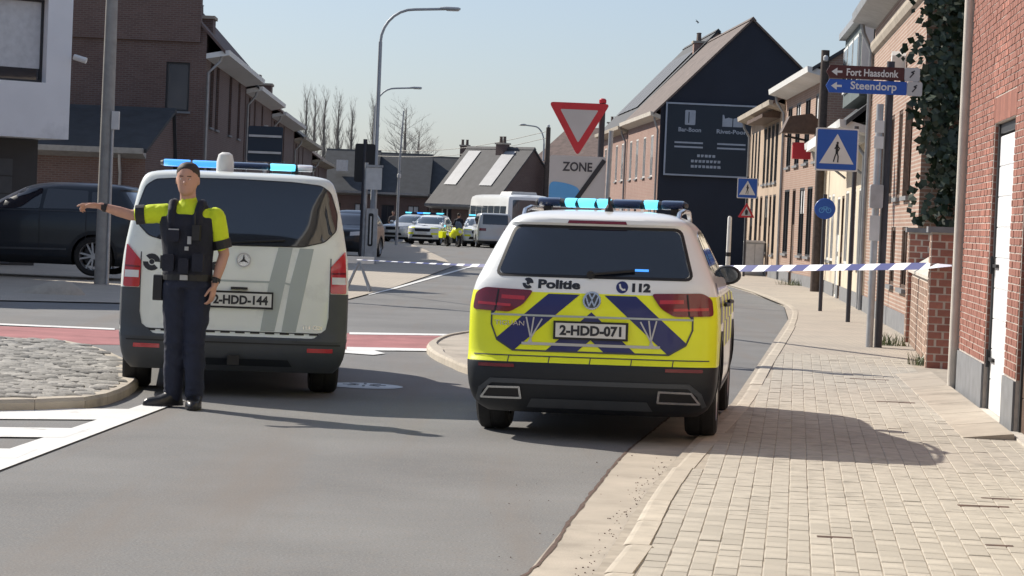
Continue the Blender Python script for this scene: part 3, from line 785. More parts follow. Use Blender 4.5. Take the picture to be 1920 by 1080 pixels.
for k, (a, b, c, d) in enumerate(dops):
    for i in range(29): part('lintel_brick', hA, 'brick_piece', lambda q: q.box(a - 0.1 + i * 0.066, a - 0.1 + i * 0.066 + 0.056, -0.006, 0.06, 2.665, 2.895))
    for xx, sg in ((a, 1), (b, -1)):
        for i in range(34): part('jamb_brick', hA, 'brick_piece', lambda q: q.box(min(xx, xx + sg * 0.008), max(xx, xx + sg * 0.008), 0.004, 0.078, 0.47 + i * 0.064, 0.47 + i * 0.064 + 0.052))
    dr = part('door', hA, 'dark_frame', lambda q: (q.box(a + 0.009, a + 0.09, 0.03, 0.1, 0.02, d - 0.005), q.box(b - 0.06, b - 0.009, 0.045, 0.1, 0.02, d - 0.005), q.box(a + 0.09, b - 0.06, 0.045, 0.1, d - 0.09, d - 0.005)))
    for i in range(9):
        z = 0.06 + i * 0.277
        part('panel', dr, 'white_door' if k == 0 else 'brown_wood', lambda q: q.prism([(0.048, z), (0.048, z + 0.262), (0.058, z + 0.27), (0.09, z + 0.27), (0.09, z - 0.006), (0.058, z - 0.006)], 'x', a + 0.09, b - 0.06))
    if k == 0:
        for z in (0.5, 1.35): part('hinge', dr, 'black', lambda q: (q.box(a + 0.11, a + 0.45, 0.02, 0.047, z, z + 0.03), q.tube([(a + 0.12, 0.02, z - 0.06), (a + 0.12, 0.02, z + 0.1)], 0.02, 8)))
    part('threshold', dr, 'stone_pale', lambda q: q.box(a + 0.01, b - 0.01, -0.05, 0.1, 0.0, 0.055))
part('downpipe', hA, 'stone_pale', lambda q: q.tube([(-0.06, -0.05, 7.3), (-0.06, -0.05, 0.02)], 0.05, 10), smooth=40)
# stone ramp strip along its foot
st = empty('stone_step', 'low pale stone ramp slabs along the foot of the red brick house', 'step', loc=(A0.x, A0.y, 0), rz=math.atan2(da.y, da.x))
for k in range(7):
    a = -2.6 + k * 1.22
    def slab(q):
        b = a + 1.2
        q.add([(a, -0.50, 0.0), (b, -0.50, 0.0), (b, -0.05, 0.0), (a, -0.05, 0), (a, -0.46, 0.04), (b, -0.46, 0.04), (b, -0.07, 0.085), (a, -0.07, 0.085)],
              [(0, 3, 2, 1), (4, 5, 6, 7), (0, 1, 5, 4), (1, 2, 6, 5), (2, 3, 7, 6), (3, 0, 4, 7)])
    part('slab', st, 'step_stone', slab)
# --- garden wall with two brick pillars
gwd = Vector((5.93 - 5.0, 37.0 - 29.4)).normalized()
gw = empty('garden_wall', 'low garden wall of pale brick with sloped coping and two dark brick pillars', 'wall', None, (5.0, 29.4, 0), math.atan2(gwd.y, gwd.x) - R(90))
# local: y along the street (away), x to the right
def pillar(y):
    p = part('pillar', gw, 'mortar_wall', lambda q: q.box(0, 0.37, y, y + 0.37, 0, 1.66))
    MF = Matrix.Translation((0, y, 0)); ML = Matrix.Translation((0, y + 0.37, 0)) @ Matrix.Rotation(R(-90), 4, 'Z')
    bricks_on(p, MF, 0, 0.37, 0.03, 1.66, [], 'brick_piece', 90, bl=0.173, bh=0.075, j=0.015, seed=int(y * 7))
    bricks_on(p, ML, 0, 0.37, 0.03, 1.66, [], 'brick_piece_tan', 60, bl=0.173, bh=0.075, j=0.015, seed=3)
    part('cap', gw, 'stone_blue', lambda q: q.box(-0.05, 0.42, y - 0.05, y + 0.42, 1.66, 1.73))
pillar(0.0); pillar(6.9)
lw = part('wall_panel', gw, 'mortar_wall', lambda q: q.box(0.06, 0.28, 0.37, 6.9, 0, 1.08))
bricks_on(lw, Matrix.Translation((0.06, 6.9, 0)) @ Matrix.Rotation(R(-90), 4, 'Z'), 0, 6.53, 0.03, 1.08, [], 'brick_piece_tan', 120, bl=0.19, bh=0.075, j=0.016, seed=9, prefer=lambda p: -p[0])
part('coping', gw, 'stone_pale', lambda q: q.prism([(0.0, 1.08), (0.0, 1.12), (0.30, 1.32), (0.34, 1.30), (0.34, 1.08)], 'y', 0.38, 6.89))

# --- house C: light brick, ivy on its end wall
hC, LC, MSC = house('brick_house', 'pale brick house with a stone cornice band and ivy on its end wall', (7.22, 50.4), (6.14, 37.4), 8, 6.25, 9.5, 'brick_light', 'tile_red',
    ops=[(9.9, 11.1, 2.25, 3.75), (8.0, 8.9, 2.25, 3.75), (6.0, 6.9, 2.3, 3.75), (1.6, 2.6, 2.3, 3.75), (3.6, 4.6, 2.3, 3.75), (9.9, 11.1, 0.75, 1.75), (7.4, 8.4, 0.75, 1.75), (2.4, 3.4, 0.7, 1.8)],
    doors=[(5.0, 6.0, 0.04, 2.2)], pipe=(0.1,), fmat='brown_wood', cornice='zinc', rev=0.07)
part('string_course', hC, 'concrete', lambda q: q.prism([(-0.1, 5.42), (-0.06, 5.32), (-0.003, 5.28), (-0.003, 5.5), (-0.1, 5.5)], 'x', 0, LC - 0.02))
for k in range(5): part('window_bar', hC, 'rust', lambda q: q.tube([(9.95 + k * 0.27, -0.02, 2.2), (9.95 + k * 0.27, -0.02, 3.8)], 0.016, 6))
part('wall_lamp', hC, 'white_wood', lambda q: q.prism([(9.0, 4.35), (9.16, 4.35), (9.22, 4.62), (9.08, 4.7), (8.96, 4.6)], 'y', -0.25, -0.02))
# ivy
def ivy():
    rn = random.Random(5); m = MB(); m.mi('ivy_leaf')
    clumps = [(0.12 + (i % 10) * 0.36 + rn.uniform(-.2, .2), 2.05 + (i // 10) * 0.34 + rn.uniform(-.2, .2), rn.uniform(0.28, 0.6)) for i in range(10 * 23)]
    for cx, cz, r_ in clumps:
        for _ in range(120):
            t = rn.random() ** 0.5 * r_; a = rn.uniform(0, 6.28); dp = (0.16 + 0.45 * rn.random()) * (1 - (t / r_) ** 2 * 0.6)
            p = Vector((cx + t * math.cos(a), -dp, cz + t * math.sin(a)))
            n_ = Vector((rn.uniform(-.7, .7), -1, rn.uniform(-.3, .9))).normalized(); x = n_.orthogonal().normalized(); x.rotate(Matrix.Rotation(rn.uniform(0, 6.28), 3, n_)); y_ = n_.cross(x); s = rn.uniform(.06, .12)
            m.add([p - x * s * .55 + y_ * s * .2, p + y_ * -s * .5, p + x * s * .55 + y_ * s * .2, p + y_ * s], [(0, 1, 2, 3)])
    # sprays that hang off the corner and catch the sun
    for k in range(26):
        p = Vector((rn.uniform(0.25, 1.4), rn.uniform(-0.8, -0.3), rn.uniform(2.6, 9)))
        for i in range(26):
            p = p + Vector((rn.uniform(-.03, .035), rn.uniform(-.03, .03), rn.uniform(-.055, .012)))
            n_ = Vector((rn.uniform(-1, .2), rn.uniform(-.5, .8), rn.uniform(.1, 1))).normalized(); x = n_.orthogonal().normalized(); y_ = n_.cross(x); s = rn.uniform(.04, .085)
            m.add([p - x * s * .55, p - y_ * s * .5, p + x * s * .55, p + y_ * s], [(0, 1, 2, 3)])
    return m
iv = empty('ivy_plant', 'dark evergreen ivy covering the end wall above the garden wall', 'ivy', None, (6.3, 37.28, 0), -0.083)
ivm = ivy(); ivm.build('leaves', iv, kind='stuff')
part('stem', iv, 'bark', lambda q: [q.tube([(x, -0.05, 0), (x + 0.2, -0.06, 2.5), (x + 0.05, -0.07, 5), (x + 0.5, -0.06, 8.5)], [0.05, 0.04, 0.03, 0.015], 6) for x in (0.4, 1.1, 1.9, 2.7)])
# --- house D: low beige house with dormer
hD, LD, _ = house('rendered_house', 'low beige house with a grey clad box dormer above the gutter', (8.35, 66.2), (7.26, 50.8), 8, 4.25, 7.6, 'render_cream', 'slate',
    ops=[(1.2, 2.3, 0.9, 2.6), (3.0, 4.1, 0.9, 2.6), (8.6, 9.7, 0.9, 2.6), (11, 12.1, 0.9, 2.6), (13, 14.1, 0.9, 2.6)], doors=[(5.4, 6.5, 0.04, 2.5, 'white_wood'), (7.2, 8.1, 0.04, 2.5)], pipe=(0.1, 15.2), over=0.5, rev=0.06)
dm = part('dormer', hD, 'grey_cladding', lambda q: q.box(8.2, 13.8, -0.15, 3.5, 4.55, 6.15))
part('dormer_roof', dm, 'zinc', lambda q: q.box(8.05, 13.95, -0.3, 3.6, 6.152, 6.3))
part('dormer_side', dm, 'white_wood', lambda q: [q.box(13.81, 13.86, -0.14, 0.1, 4.6, 6.1), q.box(13.81, 13.86, 0.6, 0.8, 4.6, 6.1)])
for k in range(3):
    w_ = part('window', dm, 'white_wood', lambda q: [q.box(8.5 + k * 1.8, 10.0 + k * 1.8, -0.2, -0.152, 4.85, 5.9)])
    part('pane', w_, 'window_glass', lambda q: q.box(8.57 + k * 1.8, 9.93 + k * 1.8, -0.21, -0.2, 4.92, 5.83))
part('awning_box', hD, 'white_wood', lambda q: q.prism([(-0.95, 3.5), (-0.9, 3.75), (-0.003, 4.0), (-0.003, 3.55)], 'x', 8.0, 14.2))
for x in (8.4, 13.8): part('awning_arm', hD, 'zinc', lambda q: q.tube([(x, -0.02, 2.9), (x, -0.85, 3.5)], 0.03, 6))
# --- E row
hE1, LE1, _ = house('terraced_house', 'salmon brick terraced house with white cornice and tall narrow windows', (8.52, 78.6), (8.33, 66.6), 9, 6.25, 9.2, 'brick_salmon', 'slate_grey',
    ops=[(0.8, 2.2, 3.6, 5.5), (3.4, 4.8, 3.6, 5.5), (6.2, 7.6, 3.6, 5.5), (9.0, 10.4, 3.6, 5.5), (0.8, 2.4, 0.9, 2.9), (5.6, 7.0, 0.9, 2.9), (7.8, 9.2, 0.9, 2.9)], doors=[(3.4, 4.4, 0.04, 2.9), (10.2, 11.2, 0.04, 2.9)], over=0.45, cornice='white_wood', group='terraced houses on the sunny side', rev=0.06, fmat='dark_frame')
hE2, LE2, _ = house('terraced_house', 'beige terraced house with a row of dark windows under a brown wooden eave', (8.75, 92.5), (8.53, 79.0), 9, 5.9, 8.6, 'render_beige', 'tile_brown',
    ops=[(0.8, 1.6, 3.3, 5.2), (2.2, 3.0, 3.3, 5.2), (3.6, 4.4, 3.3, 5.2), (6.0, 7.0, 3.2, 5.2), (7.5, 8.5, 3.2, 5.2), (9.0, 10, 3.2, 5.2), (10.5, 11.5, 3.2, 5.2), (1.2, 2.4, 0.8, 2.8), (3.4, 4.6, 0.8, 2.8), (7.4, 8.6, 0.8, 2.8), (10.6, 11.6, 0.8, 2.8)], doors=[(5.4, 6.4, 0.04, 2.8), (9.2, 10.0, 0.04, 2.8)], over=0.4, cornice='concrete', fmat='dark_frame', group='terraced houses on the sunny side', rev=0.06)
part('hood', hE2, 'brown_wood', lambda q: q.prism([(-0.6, 5.3), (-0.6, 5.42), (-0.003, 5.62), (-0.003, 5.3)], 'x', 5.6, 12.0))
# projecting shop sign
ps = empty('shop_sign', 'red projecting shop sign under a brown hood on the terraced house', 'sign', None, (8.30, 67.6, 0), 0)
part('panel', ps, 'sign_red', lambda q: q.box(-0.75, -0.25, -0.1, 0.1, 3.6, 4.05))
part('hood', ps, 'brown_wood', lambda q: q.prism([(-1.1, 4.3), (-0.9, 4.75), (-0.3, 4.85), (0.0, 4.6), (0, 4.3)], 'y', -0.35, 0.35))
part('bracket', ps, 'black', lambda q: q.tube([(0.02, 0, 4.05), (-0.98, 0, 4.22)], 0.03, 6))
part('arm', ps, 'black', lambda q: q.tube([(0.02, 0, 4.5), (-0.1, 0, 4.5)], 0.04, 6))
# --- dark gable house with the billboard
GC = Vector((5.92, 103.0)); gd = Vector((-1.35, 25)).normalized()
hG, LG, MG = house('gable_house', 'tall gabled house with an end wall coloured navy for shade and pink brick street front', tuple(GC + gd * 13.5), tuple(GC), 7.9, 6.55, 10.35, 'brick_pink', 'tile_red', ridge_at=0.47,
    ops=[(1.2, 2.2, 3.7, 5.5), (4.0, 5, 3.7, 5.5), (7.2, 8.2, 3.7, 5.5), (10.2, 11.2, 3.7, 5.5), (1.2, 2.4, 0.8, 2.6), (7.2, 8.4, 0.8, 2.6), (10.2, 11.4, 0.8, 2.6)], doors=[(4.2, 5.2, 0.04, 2.6)], sidemat='shaded_wall_navy', pipe=(13.3,), chim=(), over=0.3, cornice='stone_pale', rev=0.06)
hG2, _, _ = house('gable_house', 'pink brick house with solar panels on its roof beyond the dark gable', tuple(GC + gd * 26.5), tuple(GC + gd * 13.7), 8.2, 6.5, 10.9, 'brick_pink', 'slate',
    ops=[(1.2, 2.2, 3.7, 5.5), (4.0, 5, 3.7, 5.5), (7.2, 8.2, 3.7, 5.5), (10.2, 11.2, 3.7, 5.5), (7.2, 8.4, 0.8, 2.6), (10.2, 11.4, 0.8, 2.6)], doors=[(4.2, 5.2, 0.04, 2.6)], pipe=(12.6,), chim=((12.0, 3.3, 0.5, 10.4),), over=0.35, cornice='concrete', rev=0.06)
s1 = (10.9 - 6.5) / 4.1
for k in range(5):
    sp_ = part('solar_panel', hG2, 'solar', lambda q: q.add([(1.2 + k * 2.1, 0.5, 6.5 + 0.5 * s1 + 0.22), (3.2 + k * 2.1, 0.5, 6.5 + 0.5 * s1 + 0.22), (3.2 + k * 2.1, 3.2, 6.5 + 3.2 * s1 + 0.22), (1.2 + k * 2.1, 3.2, 6.5 + 3.2 * s1 + 0.22)], [(0, 1, 2, 3)]) )
# billboard on the end wall (right side local frame of hG: x along gable, facing the camera)
bb = empty('billboard', 'navy advertising board with white frame on the dark gable wall', 'billboard')
bb.matrix_world = Matrix.Translation((GC.x, GC.y, 0)) @ Matrix.Rotation(math.atan2(gd.x * -1, gd.y) , 4, 'Z')
def bx(px): return (px - 1237) / 44.66
def bz(px, py): return 1.6 + (HORIZON + 0.0419 * (px - 960) - py) / 44.66
X0, X1, Z0, Z1 = 0.2, 4.55, 3.74, 6.80
part('panel', bb, 'board_navy', lambda q: q.box(X0, X1, -0.12, -0.02, Z0, Z1))
part('frame', bb, 'board_print', lambda q: [q.box(X0, X1, -0.15, -0.121, Z0, Z0 + 0.07), q.box(X0, X1, -0.15, -0.121, Z1 - 0.07, Z1), q.box(X0, X0 + 0.07, -0.15, -0.121, Z0 + 0.07, Z1 - 0.07), q.box(X1 - 0.07, X1, -0.15, -0.121, Z0 + 0.07, Z1 - 0.07)])
fp = lambda nm, polys: flatpart(nm, polys, bb, 'board_print', y=-0.124, thick=0.003)
fp('door_icon', [rpoly([(1.02, 5.88), (1.46, 5.88), (1.46, 6.5), (1.02, 6.5)], 0.05)])
part('icon_line', bb, 'board_navy', lambda q: q.box(1.16, 1.20, -0.129, -0.1255, 5.96, 6.42))
fp('gate_icon', [[(2.6, 5.87), (3.02, 5.87), (3.02, 6.22), (2.85, 6.25), (2.7, 6.2), (2.66, 6.36), (2.6, 6.36)], [(3.06, 5.87), (3.46, 5.87), (3.46, 6.36), (3.4, 6.36), (3.36, 6.2), (3.2, 6.25), (3.06, 6.22)]])
fp('lettering', text_polys('Bar-Boon', 0.24, 1.24, 5.68, 0.95, bold=0.006))
fp('lettering', text_polys('Rivet-Poort', 0.24, 3.05, 5.66, 1.35, bold=0.006))
for zz in (5.1, 4.92):
    fp('text_line', [[(0.62, zz), (1.82, zz), (1.82, zz + 0.07), (0.62, zz + 0.07)]]); fp('text_line', [[(2.42, zz), (3.62, zz), (3.62, zz + 0.07), (2.42, zz + 0.07)]])
for zz, a, b in ((4.55, 1.6, 2.5), (4.32, 1.35, 2.7), (4.1, 1.35, 2.75)):
    for i in range(int((b - a) / 0.16)):
        fp('small_print', [[(a + i * 0.16, zz), (a + i * 0.16 + random.uniform(0.09, 0.145), zz), (a + i * 0.16 + 0.12, zz + 0.11), (a + i * 0.16, zz + 0.11)]])

# --- far houses closing the street
def ph(px, d): return (XP(px, d), d)
h2, _, _ = house('bungalow', 'low house with a slate roof carrying two pale solar strips', (XP(806, 151), 151), (XP(928, 147.5), 147.5), 6.4, 2.75, 5.9, 'brick_brown', 'slate_grey',
    ops=[(0.8, 1.7, 0.8, 2.2), (3.0, 3.8, 0.8, 2.2)], chim=((3.0, 3.0, 0.6, 6.2),), pipe=(), over=0.5, cornice='zinc')
sl = (5.9 - 2.75) / 3.2
for a, b in ((0.3, 1.3), (3.2, 4.2)):
    part('solar_panel', h2, 'solar_strip', lambda q: q.add([(a, 0.7, 2.75 + 0.7 * sl + 0.18), (b, 0.7, 2.75 + 0.7 * sl + 0.18), (b, 2.9, 2.75 + 2.9 * sl + 0.18), (a, 2.9, 2.75 + 2.9 * sl + 0.18)], [(0, 1, 2, 3)]))
h1, _, _ = house('corner_house', 'beige corner house with white flat cornice beyond the give way sign', (XP(962, 152), 152), (XP(1075, 150), 150), 9, 5.05, 5.1, 'brick_pink', 'slate', flat=True, ops=[(0.5, 1.2, 2.6, 4.2), (2.0, 2.7, 2.6, 4.2), (3.0, 3.6, 0.6, 2.0)], doors=[(1.3, 2.2, 0.04, 2.2)], cornice='white_wood', pipe=(0.05,))
house('far_house', 'dark roofed house rising behind the beige corner house', (XP(985, 172), 172), (XP(1150, 168), 168), 10, 5.4, 8.2, 'brick_brown', 'tile_brown', chim=((5.0, 3.0, 0.6, 8.6),), pipe=())
far = [(600, 700, 3.3, 6.1, 'row of the street end, dark slate roofed house with small attic window'), (700, 800, 3.3, 6.0, 'dark slate roofed terraced house behind the standing pedestrian'), (800, 905, 3.3, 5.9, 'dark slate roofed terraced house with brick chimney behind the bungalow')]
for k, (a, b, ev, rg, lb) in enumerate(far):
    h_, L_, _ = house('far_terraced_house', lb if k else 'dark slate roofed terraced house with small pale attic window at the street end', (XP(a, 176 + k), 176 + k), (XP(b - 0.6, 176 + k), 176 + k), 9, ev, rg, 'brick_brown', 'slate', ops=[(0.5, 1.4, 0.8, 2.3), (2.4, 3.2, 0.8, 2.3)], pipe=(0.1,), chim=(((2.4, 4.5, 0.7, 6.9),) if k == 2 else ()), over=0.4, fmat='dark_frame', cornice='zinc')
    if k == 0: part('attic_window', h_, 'zinc_light', lambda q: q.box(0.9, 1.7, 1.0, 1.6, 4.6, 5.4))

# --- left side row in the shade
Lp = lambda d: (-10.0 - 0.036 * (d - 78), d)
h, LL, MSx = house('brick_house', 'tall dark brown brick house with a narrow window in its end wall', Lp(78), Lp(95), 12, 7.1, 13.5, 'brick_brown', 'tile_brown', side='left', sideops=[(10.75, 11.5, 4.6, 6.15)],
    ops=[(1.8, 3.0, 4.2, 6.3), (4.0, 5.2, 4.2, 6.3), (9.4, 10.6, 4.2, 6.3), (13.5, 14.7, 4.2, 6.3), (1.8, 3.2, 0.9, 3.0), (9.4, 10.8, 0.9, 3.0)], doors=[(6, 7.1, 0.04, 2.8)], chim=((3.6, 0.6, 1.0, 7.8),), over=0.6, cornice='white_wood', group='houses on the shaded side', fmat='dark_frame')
part('gable_parapet', h, 'brick_brown', lambda q: [q.box(-0.12, 0.32, 0.2, 12.0, 6.8, 10.6)])
specs = [(95.5, 111, 6.6, 9.9, 'white_wood', 'brown brick terraced house with white gutter box and pale downpipe'), (111.5, 130, 6.3, 9.6, 'zinc_light', 'brown brick terraced house with a square chimney and curved downpipe'), (130.5, 151, 5.8, 9.2, 'concrete', 'brown brick terraced house with a low projecting eave'), (151.5, 174, 5.1, 8.2, 'concrete', 'last and lowest brown brick house of the shaded row')]
for k, (a, b, ev, rg, co, lb) in enumerate(specs):
    L_ = b - a
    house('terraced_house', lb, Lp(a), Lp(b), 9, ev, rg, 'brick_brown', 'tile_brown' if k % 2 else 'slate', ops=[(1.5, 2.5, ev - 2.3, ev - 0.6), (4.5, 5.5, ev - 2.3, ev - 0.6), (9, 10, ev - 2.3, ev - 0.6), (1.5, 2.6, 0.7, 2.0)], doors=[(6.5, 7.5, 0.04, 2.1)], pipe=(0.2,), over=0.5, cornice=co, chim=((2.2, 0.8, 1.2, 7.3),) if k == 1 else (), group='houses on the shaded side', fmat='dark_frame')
# annex between white house and brown house
house('annex', 'low brown brick annex with a dark lean-to roof beside the concrete pole', (-16.5, 72.5), (-10.9, 72.0), 3.6, 3.2, 4.4, 'brick_brown', 'slate', ops=[(0.6, 1.4, 1.2, 2.4)], pipe=(4.9,), cornice='zinc', over=0.3, ridge_at=0.9)
# white house with dark ground floor
WX = XP(131, 58, 4)
wh = empty('white_house', 'white rendered house with a large dark framed window above a recessed ground floor', 'house', None, (WX - 6.4 * math.cos(R(34)), 58 - 6.4 * math.sin(R(34)), 0), R(34))
m = MB(); m.mi('render_white'); L = 6.4
wo = [(L - 2.7, L - 0.62, 4.35, 6.3), (L - 5.6, L - 3.6, 4.35, 6.3)]
facade_into(m, 0, L, 3.05, 8.6, wo, 0.3, 'render_white', Matrix())
for mm in (Matrix.Translation((L, 0, 0)) @ Matrix.Rotation(R(90), 4, 'Z'), Matrix.Translation((0, 10, 0)) @ Matrix.Rotation(R(-90), 4, 'Z')): facade_into(m, 0, 10, 3.05, 8.6, [], 0.2, 'render_white', mm)
m.add([(0, 0, 3.05), (L, 0, 3.05), (L, 10, 3.05), (0, 10, 3.05)], [(0, 1, 2, 3)], 'render_white'); m.add([(0, 0, 8.6), (L, 0, 8.6), (L, 10, 8.6), (0, 10, 8.6)], [(0, 1, 2, 3)], 'slate')
m.build('wall', wh)
for o in wo: window(wh, o, 0.3, Matrix(), 'dark_frame', 0, False, blind_or_reflection=0.8)  # pale sheet over these panes stands in for the reflected sky
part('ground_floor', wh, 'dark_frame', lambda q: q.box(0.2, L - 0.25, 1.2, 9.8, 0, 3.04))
gdr = part('garage_door', wh, 'plastic_grey', lambda q: [q.box(L - 3.4, L - 0.9, 1.14, 1.198, 0.05 + i * 0.42, 0.45 + i * 0.42) for i in range(6)])
part('wall_camera', wh, 'white_wood', lambda q: q.tube([(L + 0.02, -0.1, 5.0), (L + 0.25, -0.3, 4.92)], 0.07, 8))

# unseen corner house added left of the white one to keep the forecourt in shade
house('corner_house', 'brown brick corner house added out of view left of the white house for shade', (-24.5, 41.0), (-13.1, 41.0), 10.5, 5.8, 9.2, 'brick_brown', 'tile_brown', ops=[(1.2, 2.4, 3.5, 5.1), (5, 6.2, 3.5, 5.1), (8.6, 9.8, 3.5, 5.1), (1.2, 2.6, 0.8, 2.5), (8.6, 10, 0.8, 2.5)], doors=[(5, 6.1, 0.04, 2.5)], cornice='white_wood')

# unseen houses across the junction, added for fill light and window reflections
house('white_house', 'tall white rendered house added out of view across the junction for fill light and reflections', (13, -9), (-6, -9), 9, 9.0, 14.0, 'render_white', 'slate', ops=[(x, x + 1.5, z, z + 1.7) for x in (1.5, 5, 9, 13, 16) for z in (0.9, 3.7, 6.5)], doors=[(3.4, 4.5, 0.04, 2.5)], fmat='dark_frame', cornice='white_wood', plinth=0)
house('brick_house', 'pale brick house added out of view beside the tall white one for fill light', (-6.3, -9), (-20, -9), 9, 6.5, 10.5, 'brick_light', 'tile_red', ops=[(x, x + 1.3, z, z + 1.6) for x in (1.5, 5, 8.5, 11) for z in (0.9, 3.8)], doors=[(3.3, 4.3, 0.04, 2.5)], cornice='white_wood')
house('rendered_house', 'cream rendered house adjoining the red brick one with the white door', (3.76, 16.3), (2.9, 3.0), 8, 7.4, 10.0, 'render_cream', 'slate', ops=[(1.5, 2.7, 1.0, 2.7), (5, 6.2, 1.0, 2.7), (1.5, 2.7, 4.2, 6.0), (5, 6.2, 4.2, 6.0), (9, 10.2, 4.2, 6.0)], doors=[(8.6, 9.6, 0.05, 2.5)], cornice='white_wood')

# ------------------------------------------------------------------ vehicles
class Shell:
    """car body as stacked horizontal slices; x right, y forward from the rear bumper, z up"""
    def __init__(s, rows, cr, cf, n=3.2, nf=2.6):
        z = [r[0] for r in rows]
        s.yr, s.yf, s.w = (pchip(z, [r[i] for r in rows]) for i in (1, 2, 3)); s.z0, s.z1 = z[0], z[-1]; s.zs = z
        s.cr, s.cf, s.n, s.nf = cr, cf, n, nf
    def CR(s, z): return min(s.cr, (s.yf(z) - s.yr(z)) * 0.4)
    def CF(s, z): return min(s.cf, (s.yf(z) - s.yr(z)) * 0.45)
    def rear(s, x, z):
        t = min(1, abs(x) / s.w(z)); return Vector((x, s.yr(z) + s.CR(z) * (1 - (1 - t ** s.n) ** (1 / s.n)), z))
    def front(s, x, z):
        t = min(1, abs(x) / s.w(z)); return Vector((x, s.yf(z) - s.CF(z) * (1 - (1 - t ** s.nf) ** (1 / s.nf)), z))
    def sx(s, y, z):
        a, b = s.yr(z), s.yf(z); c, d = s.CR(z), s.CF(z)
        if y < a + c: t = max(0, min(1, 1 - (y - a) / c)); return s.w(z) * (1 - t ** s.n) ** (1 / s.n)
        if y > b - d: t = max(0, min(1, 1 - (b - y) / d)); return s.w(z) * (1 - t ** s.nf) ** (1 / s.nf)
        return s.w(z)
    def right(s, y, z): return Vector((s.sx(y, z), y, z))
    def left(s, y, z): return Vector((-s.sx(y, z), y, z))
    def loop(s, z, nr=18, ns=14, nf=12):
        pts = []; w = s.w(z); a, b = s.yr(z), s.yf(z); c, d = s.CR(z), s.CF(z)
        for i in range(nr + 1):
            th = -math.pi / 2 + math.pi * i / nr; sg = 1 if th >= 0 else -1
            x = w * sg * abs(math.sin(th)) ** (2 / s.n); pts.append((x, a + c * (1 - abs(math.cos(th)) ** (2 / s.n))))
        for i in range(1, ns): pts.append((w, a + c + (b - d - a - c) * i / ns))
        for i in range(nf + 1):
            th = math.pi / 2 - math.pi * i / nf; sg = 1 if th >= 0 else -1
            x = w * sg * abs(math.sin(th)) ** (2 / s.nf); pts.append((x, b - d * (1 - abs(math.cos(th)) ** (2 / s.nf))))
        for i in range(1, ns): pts.append((-w, b - d - (b - d - a - c) * i / ns))
        return pts
    def mesh(s, name, matfn, mats, wheels, wr, tw, sub=2, **kw):
        zs = []
        for a, b in zip(s.zs[:-1], s.zs[1:]):
            zs += [a + (b - a) * k / sub for k in range(sub)]
        zs.append(s.zs[-1])
        m = MB(); [m.mi(x) for x in mats]; loops = [s.loop(z, **kw) for z in zs]; n = len(loops[0])
        V = [(x, y, z) for z, lp in zip(zs, loops) for x, y in lp]
        m.v = V
        for i in range(len(zs) - 1):
            for j in range(n):
                f = (i * n + j, i * n + (j + 1) % n, (i + 1) * n + (j + 1) % n, (i + 1) * n + j)
                c = sum((Vector(V[k]) for k in f), Vector()) / 4
                m.f.append(f); m.m.append(m.mi(matfn(c)))
        m.f.append(tuple(range(n))[::-1]); m.m.append(m.mi('plastic_dark'))
        m.f.append(tuple(range((len(zs) - 1) * n, len(zs) * n))); m.m.append(m.mi(matfn(Vector((0, 2, s.z1)))))
        me = m.mesh(name)
        cuts = []
        for sx in (-1, 1):
            for wy in wheels:
                q = MB(); q.mi('black'); x0 = sx * (s.w(0.5) + 0.3); x1 = sx * (s.w(0.5) - tw - 0.10)
                q.lathe([(0.001, x0), (wr, x0), (wr, x1), (0.001, x1)], 'x', (0, wy, wr * 0.86), 40)
                cm = q.mesh('cut'); b = bmesh.new(); b.from_mesh(cm); bmesh.ops.remove_doubles(b, verts=b.verts, dist=0.005); bmesh.ops.recalc_face_normals(b, faces=b.faces); b.to_mesh(cm); b.free()
                cuts.append(cm)
        r = boolean_cut(me, cuts, name)
        r.polygons.foreach_set('use_smooth', [True] * len(r.polygons)); r.set_sharp_from_angle(angle=R(28))
        return r
def wheel(parent, x, y, r, tw, sx, rimmat='rim', spokes=10, rr=0.66):
    e = empty('wheel'); e.parent = parent; e.location = (x, y, r)
    o = sx * tw / 2; i_ = -o
    part('tyre', e, 'tyre', lambda q: q.lathe([(r * rr, i_), (r * 0.9, i_ * 1.05), (r * 0.975, i_ * 0.88), (r, i_ * 0.6), (r, i_ * 0.12), (r * 0.985, i_ * 0.1), (r * 0.985, -i_ * 0.1), (r, -i_ * 0.12), (r, o * 0.6), (r * 0.975, o * 0.88), (r * 0.9, o * 1.05), (r * rr, o)], 'x', (0, 0, 0), 40), smooth=30)
    def rim(q):
        q.lathe([(r * rr, i_ * 0.9), (r * rr * 0.94, 0), (r * rr * 0.95, o * 0.7), (r * rr, o * 0.98), (r * rr * 1.03, o * 0.98)], 'x', (0, 0, 0), 32)
        q.lathe([(0, o * 0.75), (r * 0.14, o * 0.75), (r * 0.15, o * 0.3), (r * 0.1, 0)], 'x', (0, 0, 0), 16)
        for k in range(spokes):
            a = 2 * math.pi * (k + (0.16 if k % 2 else -0.16)) / spokes
            M = Matrix.Rotation(a, 4, 'X'); q.box(min(o * 0.35, o * 0.72), max(o * 0.35, o * 0.72), -r * 0.045, r * 0.045, r * 0.1, r * rr * 0.97, M=M)
    part('rim', e, rimmat, rim, smooth=35)
    part('brake_disc', e, 'rim_dark', lambda q: q.lathe([(0, 0), (r * 0.52, 0), (r * 0.52, o * 0.15), (0, o * 0.15)], 'x', (0, 0, 0), 24))
    return e
ID = Matrix()
RX, LX, BK, FT = (1, 0, 0), (-1, 0, 0), (0, -1, 0), (0, 1, 0)
